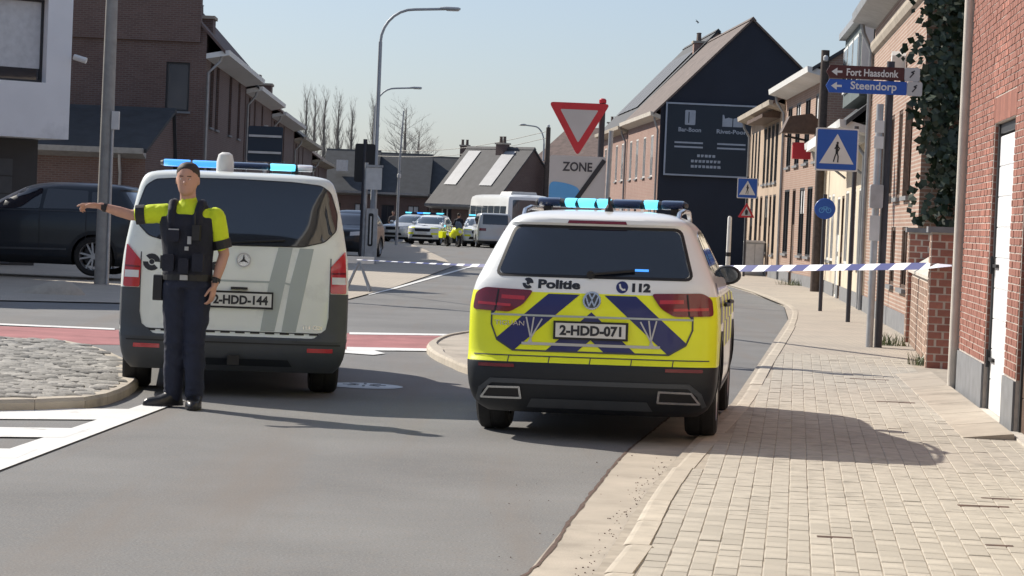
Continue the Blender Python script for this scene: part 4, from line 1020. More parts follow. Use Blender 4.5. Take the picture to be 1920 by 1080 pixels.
TIG = Shell([(.19, .16, 4.26, .78), (.24, .09, 4.36, .85), (.33, .03, 4.43, .895), (.45, .0, 4.46, .915), (.555, .0, 4.48, .92), (.575, .012, 4.48, .92), (.60, .03, 4.48, .92), (.64, .045, 4.48, .92), (.80, .055, 4.47, .92), (.95, .06, 4.42, .918),
             (1.0, .068, 4.33, .912), (1.045, .078, 3.95, .906), (1.075, .085, 3.5, .90), (1.105, .093, 3.27, .893), (1.16, .115, 3.13, .876), (1.20, .14, 3.05, .858), (1.35, .235, 2.80, .792), (1.50, .335, 2.52, .722), (1.555, .37, 2.42, .692), (1.585, .345, 2.34, .668), (1.615, .355, 2.25, .635), (1.645, .42, 2.12, .58), (1.67, .6, 1.95, .48), (1.685, .85, 1.75, .34), (1.69, 1.05, 1.55, .2)], .24, .62, 3.0)
def tig_mat(c):
    if c.z < 0.33 or (c.z < 0.565 and (c.y < 0.62 or c.y > 3.98)): return 'plastic_dark'
    if c.z < 1.07 and c.y < 0.75: return 'hivis_yellow'
    return 'paint_white'
def police_suv():
    e = empty('police_car', 'white police SUV with yellow and blue chevron tailgate parked half on the pavement', 'police car')
    S = TIG
    body = link('body', S.mesh('body', tig_mat, ['paint_white', 'hivis_yellow', 'plastic_dark', 'black'], (0.92, 3.60), 0.405, 0.24, nr=28, ns=24), e)
    D = lambda nm, polys, mat, off=0.003, sk=0.0, par=e, g=0.05, **k: drape(nm, polys, S.rear, BK, off, mat, par, g, sk, **k)
    mir = lambda p: [(-x, z) for x, z in p][::-1]
    # tailgate
    hull = [(0, .645), (.56, .645), (.69, .72), (.735, .82), (.735, 1.065), (0, 1.065)]
    blue = []
    for k in (-0.37, 0.09, 0.55):
        a, b = k, k + 0.23
        q = [(a, 1.065), (b, 1.065), (b + 1.13 * .42, .645), (a + 1.13 * .42, .645)]
        c = clip_convex(q, hull)
        if len(c) > 2: blue += [c, mir(c)]
    D('chevron', blue, 'livery_blue', 0.003)
    tg = [(-.735, 1.07), (-.735, .83), (-.69, .72), (-.57, .648), (.57, .648), (.69, .72), (.735, .83), (.735, 1.07)]
    D('tailgate_gap', strip_polys(tg, 0.012), 'plastic_grey', 0.006)
    D('tailgate_crease', strip_polys([(-.735, .905), (.735, .905)], 0.014), 'livery_grey', 0.0065)
    D('tailgate_crease', strip_polys([(-.5, .70), (.5, .70)], 0.02), 'sign_grey', 0.007)
    for s_ in (-1, 1):
        for a, b in (((.46, .70), (.36, .88)), ((.445, .70), (.42, .89)), ((.43, .70), (.475, .89))):
            D('pale_stripe', strip_polys([(a[0] * s_, a[1]), (b[0] * s_, b[1])], 0.011), 'sign_grey', 0.0075)  # thin pale grey lines fanning up beside the plate
    D('bumper_gap', strip_polys([(-.86, .61), (.86, .61)], 0.008) + [p for x in (-.6, -.3, .0, .3, .6) for p in strip_polys([(x, .565), (x + 0.005, .61)], 0.007)], 'plastic_grey', 0.004)
    D('model_badge', text_polys('TIGUAN', 0.05, -.60, .845, 0.22), 'chrome', 0.006, 0.003)
    # glass
    gl = rpoly([(-.705, 1.205), (.705, 1.205), (.60, 1.545), (-.60, 1.545)], .05)
    rw = D('rear_window', [gl], 'car_glass', 0.006, 0.01)
    D('window_seal', strip_polys(rpoly([(-.72, 1.195), (.72, 1.195), (.612, 1.555), (-.612, 1.555)], .05), 0.022, True), 'black', 0.004)
    part('wiper', e, 'black', lambda q: (q.tube([S.rear(-.02, 1.215) + Vector((0, -.03, 0)), S.rear(.30, 1.25) + Vector((0, -.028, 0))], 0.011, 6), q.lathe([(0, -.03), (.03, -.03), (.03, 0.03), (0, .03)], 'y', S.rear(-.02, 1.21), 12)))
    D('high_brake_light', [[(-.22, 1.583), (.22, 1.583), (.21, 1.606), (-.21, 1.606)]], 'lamp_red', 0.006, 0.01)
    # lamps
    tl = [(.43, 1.088), (.80, 1.10), (.868, 1.06), (.885, .935), (.60, .925), (.50, .985)]
    for p, nm in ((tl, 'tail_light'), (mir(tl), 'tail_light')):
        t = D(nm, [rpoly(p, .03)], 'lamp_red', 0.014, 0.03)
        sg = 1 if p is tl else -1
        D('light_bar', strip_polys([(.50 * sg, 1.03), (.66 * sg, 1.035)], 0.028), 'lamp_red_bright', 0.016, par=t)
        D('light_bar', strip_polys([(.60 * sg, .975), (.84 * sg, .985)], 0.02), 'lamp_red_bright', 0.016, par=t)
        D('lamp_edge', strip_polys([(.69 * sg, 1.085), (.71 * sg, .935)], 0.012), 'black', 0.0165, par=t)
        D('reflector', [[(.55 * sg, .525), (.82 * sg, .525), (.82 * sg, .55), (.55 * sg, .55)]], 'lamp_red', 0.008, 0.006)
    # bumper skirt trim and tail pipes
    D('bumper_trim', strip_polys([(-.83, .275), (-.80, .36), (-.72, .425), (.72, .425), (.80, .36), (.83, .275)], 0.034), 'plastic_grey', 0.014, 0.014)
    D('bumper_skirt', [[(-.46, .23), (.46, .23), (.42, .30), (-.42, .30)]], 'plastic_grey', 0.006, 0.006)
    for sg in (-1, 1):
        o = [(.50 * sg, .30), (.80 * sg, .295), (.74 * sg, .375), (.51 * sg, .38)]
        t = D('tail_pipe', [o], 'black', 0.012, 0.012)
        D('pipe_trim', strip_polys(o, 0.015, True), 'chrome', 0.02, 0.01, par=t)
    # plate
    y0 = S.rear(0, .81).y
    pl = part('number_plate', e, 'black', lambda q: q.box(-.272, .272, y0 - .03, y0 + .01, .738, .872))
    part('plate_face', pl, 'sign_white', lambda q: q.box(-.255, .255, y0 - .034, y0 - .0302, .755, .858))
    flatpart('lettering', text_polys('2-HDD-071', 0.095, 0, .806, 0.45, bold=0.004), pl, 'black_text', y=y0 - .037, thick=0.002)
    # emblem and lettering
    em = D('emblem', [circle(0, 1.025, .066)], 'plastic_grey', 0.010, 0.012)
    D('emblem_ring', ring_polys(0, 1.025, .054, .066), 'chrome', 0.014, 0.004, par=em, g=0)
    D('emblem_letters', strip_polys([(-.022, 1.076), (0, 1.036), (.022, 1.076)], .011) + strip_polys([(-.044, 1.052), (-.02, .985), (0, 1.025), (.02, .985), (.044, 1.052)], .011), 'chrome', 0.014, 0.003, par=em, g=0)
    D('lettering', text_polys('Politie', .085, -.245, 1.135, .31, bold=0.004), 'black_text', 0.003)
    D('lettering', text_polys('112', .078, .355, 1.128, .135, bold=0.005), 'black_text', 0.003)
    D('police_crest', ring_polys(-.475, 1.138, .012, .04, 16)[:6] + ring_polys(-.475, 1.138, .018, .042, 16)[8:14] + [circle(-.475, 1.138, .013, 10)], 'black_text', 0.003)
    ph_ = D('phone_icon', [circle(.215, 1.128, .044, 20)], 'livery_blue', 0.003)
    D('phone_handset', strip_polys([(.197, 1.148), (.203, 1.124), (.22, 1.11), (.236, 1.112)], .013), 'sign_white', 0.0045, par=ph_)
    # sides
    for surf, out, sg in ((S.right, RX, 1), (S.left, LX, -1)):
        Ds = lambda nm, polys, mat, off=0.003, sk=0.0, par=e, g=0.08: drape(nm, polys, surf, out, off, mat, par, g, sk)
        for nm, p in (('rear_quarter_window', [(.62, 1.27), (.98, 1.215), (1.02, 1.53), (.80, 1.50)]), ('rear_side_window', [(1.06, 1.21), (1.88, 1.19), (1.84, 1.56), (1.08, 1.54)]), ('front_side_window', [(1.94, 1.19), (2.82, 1.165), (2.36, 1.52), (1.92, 1.56)])):
            Ds(nm, [rpoly(p, .04)], 'car_glass', 0.005, 0.008)
        bl, ye = [], []
        for k in range(9):
            for r_ in range(2):
                p = [(.62 + k * .36, .66 + r_ * .2), (.98 + k * .36, .66 + r_ * .2), (.98 + k * .36, .86 + r_ * .2), (.62 + k * .36, .86 + r_ * .2)]
                for cy in (.92, 3.60):
                    pass
                ctr = (p[0][0] + .18, p[0][1] + .1)
                if any((ctr[0] - cy) ** 2 + (ctr[1] - .35) ** 2 < .55 ** 2 for cy in (.92, 3.60)): continue
                (bl if (k + r_) % 2 else ye).append(p)
        Ds('battenburg_blue', bl, 'livery_blue', 0.003); Ds('battenburg_yellow', ye, 'hivis_yellow', 0.003)
        Ds('shoulder_stripe', [[(.42, 1.09), (.62, 1.09), (.66, 1.17), (.5, 1.17)]], 'livery_blue', 0.0035)
        for yy in (1.05, 1.91, 2.98): Ds('door_gap', strip_polys([(yy, .40), (yy + .02, 1.17)], .01), 'black', 0.0045)
        for yy in (1.25, 2.12): part('door_handle', e, 'plastic_dark', lambda q: q.tube([surf(yy, .99) + Vector(out) * .015, surf(yy + .11, .99) + Vector(out) * .04, surf(yy + .22, .99) + Vector(out) * .015], .016, 6), smooth=40)
        for cy in (.92, 3.60): Ds('arch_trim', ring_polys(cy, .35, .385, .45, 18, R(-8), R(188)), 'plastic_dark', 0.008, 0.01, g=0)
        Ds('sill_trim', [[(1.36, .20), (3.16, .20), (3.16, .36), (1.36, .36)]], 'plastic_grey', 0.01, 0.01)
        rl = [Vector((sg * (.60 - .02 * abs(y - 1.6)), y, z)) for y, z in ((.62, 1.62), (.74, 1.675), (1.2, 1.70), (1.9, 1.695), (2.25, 1.645), (2.33, 1.60))]
        part('roof_rail', e, 'chrome', lambda q: q.tube(rl, .019, 8), smooth=40)
        # mirror
        mb_ = S.right(2.95, 1.15) if sg > 0 else S.left(2.95, 1.15)
        def mir_fn(q):
            c = mb_ + Vector((sg * .14, -.02, .04))
            q.loft([((c + Vector((0, -.07, 0))), .105, .07, (1, 0, 0), (0, 0, 1)), (c + Vector((0, -.05, 0)), .122, .082, (1, 0, 0), (0, 0, 1)), (c + Vector((0, .03, 0)), .118, .078, (1, 0, 0), (0, 0, 1)), (c + Vector((0, .11, 0)), .06, .04, (1, 0, 0), (0, 0, 1))], 18)
            q.tube([mb_ - Vector((sg * .04, 0, .01)), c + Vector((-sg * .06, 0, -.05))], .03, 8)
        wm = part('wing_mirror', e, 'plastic_dark', mir_fn, smooth=45)
        part('mirror_glass', wm, 'far_glass', lambda q: q.loft([(mb_ + Vector((sg * .14, -.094, .04)), .094, .06, (1, 0, 0), (0, 0, 1)), (mb_ + Vector((sg * .14, -.092, .04)), .096, .062, (1, 0, 0), (0, 0, 1))], 18))
        for wy in (.92, 3.60): wheel(e, sg * .785, wy, .348, .225, sg, 'rim', 10)
    # front
    Df = lambda nm, polys, mat, off=0.004, sk=0.0, par=e: drape(nm, polys, S.front, FT, off, mat, par, 0.08, sk)
    Df('windscreen', [rpoly([(-.78, 1.17), (.78, 1.17), (.62, 1.56), (-.62, 1.56)], .05)], 'car_glass', 0.006, 0.01)
    Df('grille', [[(-.45, .74), (.45, .74), (.45, .9), (-.45, .9)]], 'black', 0.006, 0.01)
    for sg in (-1, 1): Df('headlight', [[(.48 * sg, .76), (.82 * sg, .80), (.80 * sg, .93), (.48 * sg, .9)]], 'lamp_clear', 0.008, 0.02)
    # light bar on the roof
    lb = empty('light_bar'); lb.parent = e; lb.location = (0, 1.62, 1.745)
    part('housing', lb, 'plastic_dark', lambda q: q.loft([((x, 0, 0), rx, rz, (0, 1, 0), (0, 0, 1)) for x, rx, rz in ((-.60, .07, .018), (-.58, .12, .03), (-.3, .14, .034), (.3, .14, .034), (.58, .12, .03), (.60, .07, .018))], 16), smooth=40)
    for a, b, mt in ((-.36, -.27, 'beacon'), (-.26, -.12, 'beacon'), (-.11, .0, 'beacon'), (.26, .37, 'beacon'), (-.57, -.40, 'beacon_off'), (.02, .24, 'beacon_off'), (.40, .57, 'beacon_off')):
        part('beacon', lb, mt, lambda q: q.loft([((x, 0, .002), 0.146 * k, .037 * k, (0, 1, 0), (0, 0, 1)) for x, k in ((a, .93), (a + .015, 1), (b - .015, 1), (b, .93))], 16), smooth=40)
    [part('bar_foot', lb, 'black', lambda q: q.box(x - .03, x + .03, -.06, .06, -.10, -.03)) for x in (-.5, .5)]
    part('antenna', e, 'black', lambda q: (q.lathe([(.035, 0), (.03, .03), (.012, .06), (.01, .11), (0, .115)], 'z', (.05, .75, 1.675), 10)))
    part('reading_light', e, 'beacon_blue', lambda q: q.box(.30, .40, S.rear(.35, 1.25).y - .012, S.rear(.35, 1.25).y - .004, 1.245, 1.262))
    return e
def pose(e, px, d, yaw, z=0.0, ry=0.0):
    e.rotation_euler = (0, ry, -R(yaw)); e.location = (XP(px, d, 0.7), d, z)
tig = police_suv(); pose(tig, 1108, 17.75, 6.8, 0.012, -R(0.75))

VAN = Shell([(.22, .10, 4.95, .86), (.29, .04, 5.06, .92), (.40, .0, 5.12, .952), (.50, .0, 5.13, .962), (.54, .025, 5.13, .964), (.70, .04, 5.12, .966), (.95, .055, 5.0, .964), (1.05, .062, 4.85, .96), (1.12, .068, 4.55, .955), (1.20, .078, 4.1, .947), (1.30, .092, 3.95, .932), (1.6, .15, 3.52, .875), (1.75, .185, 3.25, .842), (1.83, .21, 3.08, .812), (1.87, .235, 2.95, .775), (1.893, .29, 2.8, .70), (1.91, .42, 2.55, .54), (1.917, .75, 2.2, .32)], .16, .62, 3.6)
def white_van():
    S = VAN
    e = empty('police_van', 'white police van with dark rear window and grey bumper behind the pointing officer', 'van')
    link('body', S.mesh('body', lambda c: 'plastic_grey' if c.z < .33 or (c.z < .52 and (c.y < .8 or c.y > 4.2)) else 'paint_van', ['paint_van', 'plastic_grey', 'plastic_dark', 'black'], (.98, 4.18), .40, .25, nr=28, ns=20), e)
    D = lambda nm, polys, mat, off=0.003, sk=0.0, par=e, g=0.05: drape(nm, polys, S.rear, BK, off, mat, par, g, sk)
    hw = [(0, 1.29), (.55, 1.297), (.74, 1.345), (.835, 1.44), (.84, 1.58), (.78, 1.76), (.70, 1.815), (.45, 1.835), (0, 1.842)]
    gl = [(-x, z) for x, z in hw[::-1][:-1]][::1]
    full = hw + [(-x, z) for x, z in hw[-2:0:-1]]
    D('rear_window', [rpoly(full, .03, 3)], 'car_glass', 0.006, 0.012)
    D('window_seal', strip_polys(rpoly(full, .03, 3), .018, True), 'black', 0.004)
    D('door_crease', strip_polys([(-.55, .985), (.40, .985), (.46, .97)], .016), 'livery_grey', 0.004)
    D('door_gap', strip_polys(rpoly([(-.80, 1.30), (-.80, .56), (.80, .56), (.80, 1.30)], .1)[4:-4], .009), 'plastic_grey', 0.004)
    for sg in (-1, 1):
        c = [(.50 * sg, .49), (.68 * sg, .525), (.775 * sg, .60), (.80 * sg, .72), (.80 * sg, .90), (.963 * sg, .90), (.964 * sg, .49)]
        D('bumper_corner', [c], 'plastic_grey', 0.007, 0.01)
        t = [(.805 * sg, .905), (.945 * sg, .905), (.925 * sg, 1.27), (.80 * sg, 1.13)]
        tl = D('tail_light', [rpoly(t, .02)], 'lamp_red_bright', 0.014, 0.03)
        D('indicator', [[(.815 * sg, .985), (.935 * sg, .985), (.932 * sg, 1.045), (.815 * sg, 1.045)]], 'lamp_clear', 0.017, par=tl)
        D('lamp_edge', strip_polys([(.81 * sg, 1.075), (.93 * sg, 1.08)], .014), 'lamp_red', 0.0175, par=tl)
        D('reflector', [[(.62 * sg, .40), (.84 * sg, .40), (.84 * sg, .435), (.62 * sg, .435)]], 'lamp_red_bright', 0.008, 0.006)
    D('bumper_gap', strip_polys([(-.9, .465), (.9, .465)], .012), 'black', 0.006)
    D('bumper_step', [[(-.5, .27), (.5, .27), (.46, .33), (-.46, .33)]], 'plastic_dark', 0.008, 0.01)
    for k in range(12): D('safety_dash', [[(-.74 + k * .125, .545), (-.66 + k * .125, .545), (-.66 + k * .125, .56), (-.74 + k * .125, .56)]], 'black', 0.005)
    for x in (.34, .52):
        D('livery_stripe', [[(x - .12, .57), (x + .0, .57), (x + .13, 1.28), (x + .01, 1.28), (x - .06, .98)]], 'livery_grey', 0.003)
    D('type_badge', text_polys('114 CDI', .045, .66, .61, .16), 'chrome', 0.005, 0.003)
    D('lettering', text_polys('Politie', .15, -.38, 1.12, .52, bold=.005), 'black_text', 0.003)
    D('police_crest', ring_polys(-.71, 1.12, .025, .07, 16)[:6] + ring_polys(-.71, 1.12, .03, .075, 16)[8:14] + [circle(-.71, 1.12, .022, 10)], 'black_text', 0.003)
    y0 = S.rear(0, .84).y
    pl = part('number_plate', e, 'black', lambda q: q.box(-.23, .32, y0 - .03, y0 + .01, .755, .90))
    part('plate_face', pl, 'sign_white', lambda q: q.box(-.215, .305, y0 - .034, y0 - .0302, .772, .884))
    flatpart('lettering', text_polys('2-HDD-144', .10, .045, .828, .46, bold=.004), pl, 'black_text', y=y0 - .037, thick=.002)
    part('plate_lamp', e, 'black', lambda q: q.box(-.04, .10, y0 - .05, y0 + .01, .915, .935))
    em = D('emblem', [circle(.06, 1.165, .062)], 'chrome', 0.008, 0.01)
    D('emblem_ring', ring_polys(.06, 1.165, .05, .062), 'sign_grey', .014, .005, par=em, g=0)
    D('emblem_star', [[(.06 + .05 * math.cos(a), 1.165 + .05 * math.sin(a)), (.06 + .012 * math.cos(a + 1.05), 1.165 + .012 * math.sin(a + 1.05)), (.06, 1.165), (.06 + .012 * math.cos(a - 1.05), 1.165 + .012 * math.sin(a - 1.05))] for a in (R(90), R(210), R(330))], 'black_text', .013, .003, par=em, g=0)
    part('wiper', e, 'black', lambda q: q.tube([S.rear(-.05, 1.31) + Vector((0, -.03, 0)), S.rear(.40, 1.345) + Vector((0, -.03, 0))], .011, 6))
    part('tow_hook', e, 'black', lambda q: q.box(-.05, .05, -.06, .1, .28, .36))
    for surf, out, sg in ((S.right, RX, 1), (S.left, LX, -1)):
        Ds = lambda nm, polys, mat, off=0.003, sk=0.0, par=e, g=0.1: drape(nm, polys, surf, out, off, mat, par, g, sk)
        for nm, p in (('rear_side_window', [(.42, 1.27), (1.75, 1.27), (1.75, 1.72), (.55, 1.72)]), ('middle_side_window', [(1.85, 1.27), (2.85, 1.27), (2.85, 1.72), (1.85, 1.72)]), ('front_side_window', [(2.95, 1.25), (3.95, 1.22), (3.3, 1.68), (2.95, 1.72)])): Ds(nm, [rpoly(p, .05)], 'car_glass', .005, .008)
        Ds('side_stripe', [[(.4, .75), (4.3, .75), (4.3, 1.0), (.4, 1.0)]], 'livery_blue', .003)
        Ds('side_trim', [[(1.45, .48), (3.7, .48), (3.7, .56), (1.45, .56)]], 'plastic_dark', .012, .012)
        mb_ = surf(3.9, 1.26)
        mm = part('wing_mirror', e, 'plastic_dark', lambda q: (q.loft([(mb_ + Vector((sg * .15, y, .05)), a, b, (1, 0, 0), (0, 0, 1)) for y, a, b in ((-.08, .10, .13), (-.06, .115, .15), (.03, .11, .145), (.09, .05, .08))], 18), q.tube([mb_ - Vector((sg * .05, 0, .02)), mb_ + Vector((sg * .1, 0, -.02))], .04, 8)), smooth=45)
        part('mirror_glass', mm, 'far_glass', lambda q: q.loft([(mb_ + Vector((sg * .15, y, .05)), .095, .125, (1, 0, 0), (0, 0, 1)) for y in (-.094, -.0925)], 18))
        for wy in (.98, 4.18): wheel(e, sg * .815, wy, .34, .235, sg, 'rim_dark', 10)
    Df = lambda nm, polys, mat, off=0.004, sk=0.0: drape(nm, polys, S.front, FT, off, mat, e, 0.1, sk)
    Df('windscreen', [rpoly([(-.82, 1.26), (.82, 1.26), (.70, 1.80), (-.70, 1.80)], .06)], 'car_glass', .006, .01)
    Df('grille', [[(-.5, .72), (.5, .72), (.5, .92), (-.5, .92)]], 'black', .006, .01)
    for sg in (-1, 1): Df('headlight', [[(.56 * sg, .74), (.86 * sg, .78), (.84 * sg, .98), (.56 * sg, .92)]], 'lamp_clear', .008, .02)
    lb = empty('light_bar'); lb.parent = e; lb.location = (0, 1.0, 1.975)
    part('housing', lb, 'plastic_dark', lambda q: q.loft([((x, 0, 0), rx, rz, (0, 1, 0), (0, 0, 1)) for x, rx, rz in ((-.68, .07, .018), (-.66, .12, .026), (.66, .12, .026), (.68, .07, .018))], 16), smooth=40)
    for a, b, mt in ((.28, .50, 'beacon'), (.52, .65, 'lamp_clear'), (-.65, -.42, 'beacon_blue'), (-.40, -.1, 'beacon_blue'), (-.08, .26, 'beacon_off')):
        part('beacon', lb, mt, lambda q: q.loft([((x, 0, .002), .13 * k, .031 * k, (0, 1, 0), (0, 0, 1)) for x, k in ((a, .93), (a + .015, 1), (b - .015, 1), (b, .93))], 16), smooth=40)
    [part('bar_foot', lb, 'black', lambda q: q.box(x - .03, x + .03, -.06, .06, -.11, -.03)) for x in (-.5, .5)]
    part('siren', e, 'zinc_light', lambda q: q.loft([((-.12, .62, z), a, a, (1, 0, 0), (0, 1, 0)) for z, a in ((1.90, .075), (2.0, .075), (2.06, .06), (2.08, .03))], 16), smooth=40)
    return e
van = white_van(); pose(van, 440, 20.7, -7.5, 0.0)

# dark parked SUV on the left, seen side on
def plain_car(name, label, S, paint, wheels, wr, cat='car', group=None, police=False, glass='car_glass', rim='rim', hi=0.0, lamp_on=False, top=1.0, parts=True):
    e = empty(name, label, cat, group)
    van_ = S is VAN
    link('body', S.mesh('body', lambda c: 'plastic_dark' if c.z < .36 else paint, [paint, 'plastic_dark', 'black'], wheels, wr + .05, .24, 1, nr=14, ns=12, nf=12), e)
    Df = lambda nm, polys, mat, off=0.006, sk=0.01, par=e: drape(nm, polys, S.front, FT, off, mat, par, 0.12, sk)
    Dr = lambda nm, polys, mat, off=0.006, sk=0.01, par=e: drape(nm, polys, S.rear, BK, off, mat, par, 0.12, sk)
    zb, zt = (1.26, 1.80) if van_ else (1.17, 1.56); xb, xt = (.82, .70) if van_ else (.78, .62)
    Df('windscreen', [rpoly([(-xb, zb), (xb, zb), (xt, zt), (-xt, zt)], .05)], glass)
    zg = .74
    Df('grille', [rpoly([(-.42, zg), (.42, zg), (.46, zg + .16), (-.46, zg + .16)], .03)], 'black')
    Df('lower_grille', [[(-.6, .42), (.6, .42), (.55, .56), (-.55, .56)]], 'black')
    Df('number_plate', [[(-.26, .59), (.26, .59), (.26, .7), (-.26, .7)]], 'sign_white', .012)
    for sg in (-1, 1):
        Df('headlight', [[(.47 * sg, zg + .03), (.82 * sg, zg + .06), (.80 * sg, zg + .2), (.47 * sg, zg + .17)]], 'lamp_clear', .01)
        Dr('tail_light', [[(.5 * sg, .93), (.88 * sg, .93), (.86 * sg, 1.08), (.5 * sg, 1.08)]], 'lamp_red', .01)
    hb, ht = (1.29, 1.82) if van_ else (1.205, 1.545)
    Dr('rear_window', [rpoly([(-.70, hb), (.70, hb), (.60 if not van_ else .68, ht), (-.60 if not van_ else -.68, ht)], .05)], glass)
    L = S.yf(.5)
    for surf, out, sg in ((S.right, RX, 1), (S.left, LX, -1)):
        Ds = lambda nm, polys, mat, off=0.006, sk=0.008: drape(nm, polys, surf, out, off, mat, e, 0.12, sk)
        if van_: ws = [[(.42, 1.27), (1.75, 1.27), (1.75, 1.72), (.55, 1.72)], [(1.85, 1.27), (2.85, 1.27), (2.85, 1.72), (1.85, 1.72)], [(2.95, 1.25), (3.95, 1.22), (3.3, 1.68), (2.95, 1.72)]]
        else: ws = [[(.62, 1.27), (.98, 1.215), (1.02, 1.53), (.80, 1.50)], [(1.06, 1.21), (1.88, 1.19), (1.84, 1.56), (1.08, 1.54)], [(1.94, 1.19), (2.82, 1.165), (2.36, 1.52), (1.92, 1.56)]]
        for p in ws: Ds('side_window', [rpoly(p, .04)], glass)
        for yy in ((1.05, 1.91, 2.98) if not van_ else (1.8, 2.9)): Ds('door_gap', strip_polys([(yy, .42), (yy + .02, 1.17)], .012), 'black', .004, 0)
        for cy in wheels: Ds('arch_trim', ring_polys(cy, wr, wr + .035, wr + .1, 14, R(-5), R(185)), 'plastic_dark', .006)
        if not police: Ds('side_moulding', strip_polys([(1.42, .47), (3.12, .44)], .035), 'plastic_grey', .012); Ds('chrome_line', strip_polys([(.65, 1.17), (2.85, 1.145)], .014), 'plastic_grey', .008)
        if hi:
            ye = [[(.62 + k * .36, .68 + (k % 2) * .2), (.98 + k * .36, .68 + (k % 2) * .2), (.98 + k * .36, .88 + (k % 2) * .2), (.62 + k * .36, .88 + (k % 2) * .2)] for k in range(9) if True]
            bl = [[(a, z + (.2 if k % 2 == 0 else -.2)) for a, z in p] for k, p in enumerate(ye)]
            Ds('battenburg_yellow', ye, 'hivis_yellow', .004, 0); Ds('battenburg_blue', bl, 'livery_blue', .004, 0)
        mb_ = surf(2.95 if not van_ else 3.9, 1.16 if not van_ else 1.27)
        part('wing_mirror', e, paint, lambda q: q.loft([(mb_ + Vector((sg * .12, y, .04)), a, b, (1, 0, 0), (0, 0, 1)) for y, a, b in ((-.07, .11, .075), (.02, .115, .08), (.1, .05, .04))], 12), smooth=45)
        for wy in wheels: wheel(e, sg * (S.w(.5) - .13), wy, wr, .23, sg, rim, 10, .7)
    if hi:
        for sg in (-1, 1):
            Df('bonnet_stripe', [[(sg * .85, .92), (sg * .45, .92), (sg * .45, .98), (sg * .85, .98)]], 'hivis_yellow', .01, 0)
            Df('bumper_stripe', [[(sg * .84, .58), (sg * .5, .58), (sg * .5, .68), (sg * .84, .68)]], 'hivis_yellow', .01, 0)
    if police:
        zr = S.z1 + .06; yy = 1.6 if not van_ else 2.2
        lb = part('light_bar', e, 'plastic_dark', lambda q: q.box(-.6, .6, yy - .13, yy + .13, zr - .07, zr + .02))
        for a, b, mt in ((-.58, -.2, 'beacon' if lamp_on else 'beacon_blue'), (-.15, .15, 'beacon_off'), (.2, .58, 'beacon')):
            part('beacon', lb, mt, lambda q: q.box(a, b, yy - .135, yy + .135, zr - .02, zr + .06))
    return e
TW = (.92, 3.60)
suv = plain_car('parked_suv', 'dark blue SUV with bright alloy wheels parked before the white house', TIG, 'suv_paint', TW, .36)
# turned side-on, tail to the right
suv.scale = (1.1, 1.12, 1.12); suv.rotation_euler = (0, 0, R(86)); suv.location = (XP(203, 50.5, .6) + .92, 50.6, 0.10)
far = []
def fcar(*a, at, yaw, d, z=0.0, **k):
    e = plain_car(*a, **k); e.rotation_euler = (0, 0, -R(yaw)); e.location = (XP(at, d, .5), d, z); return e
fcar('police_car', 'silver estate police car parked behind the yellow striped one on the forecourt', TIG, 'paint_silver', TW, .348, 'police car', at=800, yaw=205, d=147, police=True, glass='far_glass', group='police cars at the far junction')
fcar('police_car', 'white police car with yellow nose stripes and lit blue bar beside the motorcycle', TIG, 'paint_white', TW, .348, 'police car', at=822, yaw=190, d=141, police=True, hi=1, glass='far_glass', lamp_on=True, group='police cars at the far junction')
fcar('police_car', 'white police car facing us between the dark clothed person and the grey van', TIG, 'paint_white', TW, .348, 'police car', at=896, yaw=178, d=141, police=True, hi=1, glass='far_glass', lamp_on=True, group='police cars at the far junction')
fcar('grey_van', 'light grey van with dark rear window next to the white bus', VAN, 'paint_silver', (.98, 4.18), .34, 'van', at=928, yaw=-6, d=134)
fcar('parked_car', 'black car parked on the left pavement beside the traffic signal', TIG, 'suv_paint', TW, .348, 'car', at=678, yaw=188, d=92, z=.02)

# bus and motorcycle at the far junction
BUS = Shell([(.28, .12, 9.9, 1.10), (.36, .05, 9.98, 1.2), (.6, .0, 10, 1.25), (1.2, .0, 10, 1.255), (2.0, .04, 9.93, 1.245), (2.7, .10, 9.8, 1.21), (2.88, .16, 9.7, 1.16), (2.98, .3, 9.5, 1.0), (3.03, .7, 9.1, .7), (3.04, 1.2, 8.6, .4)], .22, .25, 3.5, 3.5)
bus = empty('city_bus', 'white bus with large dark rear window standing at the far junction', 'bus')
link('body', BUS.mesh('body', lambda c: 'plastic_grey' if c.z < .4 else 'paint_white', ['paint_white', 'plastic_grey', 'plastic_dark', 'black'], (2.6, 7.6), .52, .28, 1, nr=14, ns=14), bus)
drape('rear_window', [rpoly([(-1.0, 1.55), (1.0, 1.55), (.98, 2.72), (-.98, 2.72)], .08)], BUS.rear, BK, .006, 'far_glass', bus, .15, .01)
drape('engine_grille', [[(-.8, .6), (.8, .6), (.8, 1.1), (-.8, 1.1)]], BUS.rear, BK, .006, 'plastic_grey', bus, .2, .01)
for sg in (-1, 1):
    drape('tail_light', [[(1.0 * sg, .8), (1.15 * sg, .8), (1.15 * sg, 1.3), (1.0 * sg, 1.3)]], BUS.rear, BK, .01, 'lamp_red', bus, .15, .01)
    sf, ot = (BUS.right, RX) if sg > 0 else (BUS.left, LX)
    for k in range(6): drape('side_window', [rpoly([(.6 + k * 1.5, 1.25), (2.0 + k * 1.5, 1.25), (2.0 + k * 1.5, 2.35), (.6 + k * 1.5, 2.35)], .06)], sf, ot, .006, 'far_glass', bus, .3, .01)
    for wy in (2.6, 7.6): wheel(bus, sg * 1.08, wy, .47, .28, sg, 'rim', 10)
drape('windscreen', [rpoly([(-1.1, 1.0), (1.1, 1.0), (1.05, 2.6), (-1.05, 2.6)], .08)], BUS.front, FT, .006, 'far_glass', bus, .2, .01)
part('roof_unit', bus, 'zinc_light', lambda q: q.prism([(-.8, 3.0), (.8, 3.0), (.7, 3.2), (-.7, 3.2)], 'y', 1.5, 4))
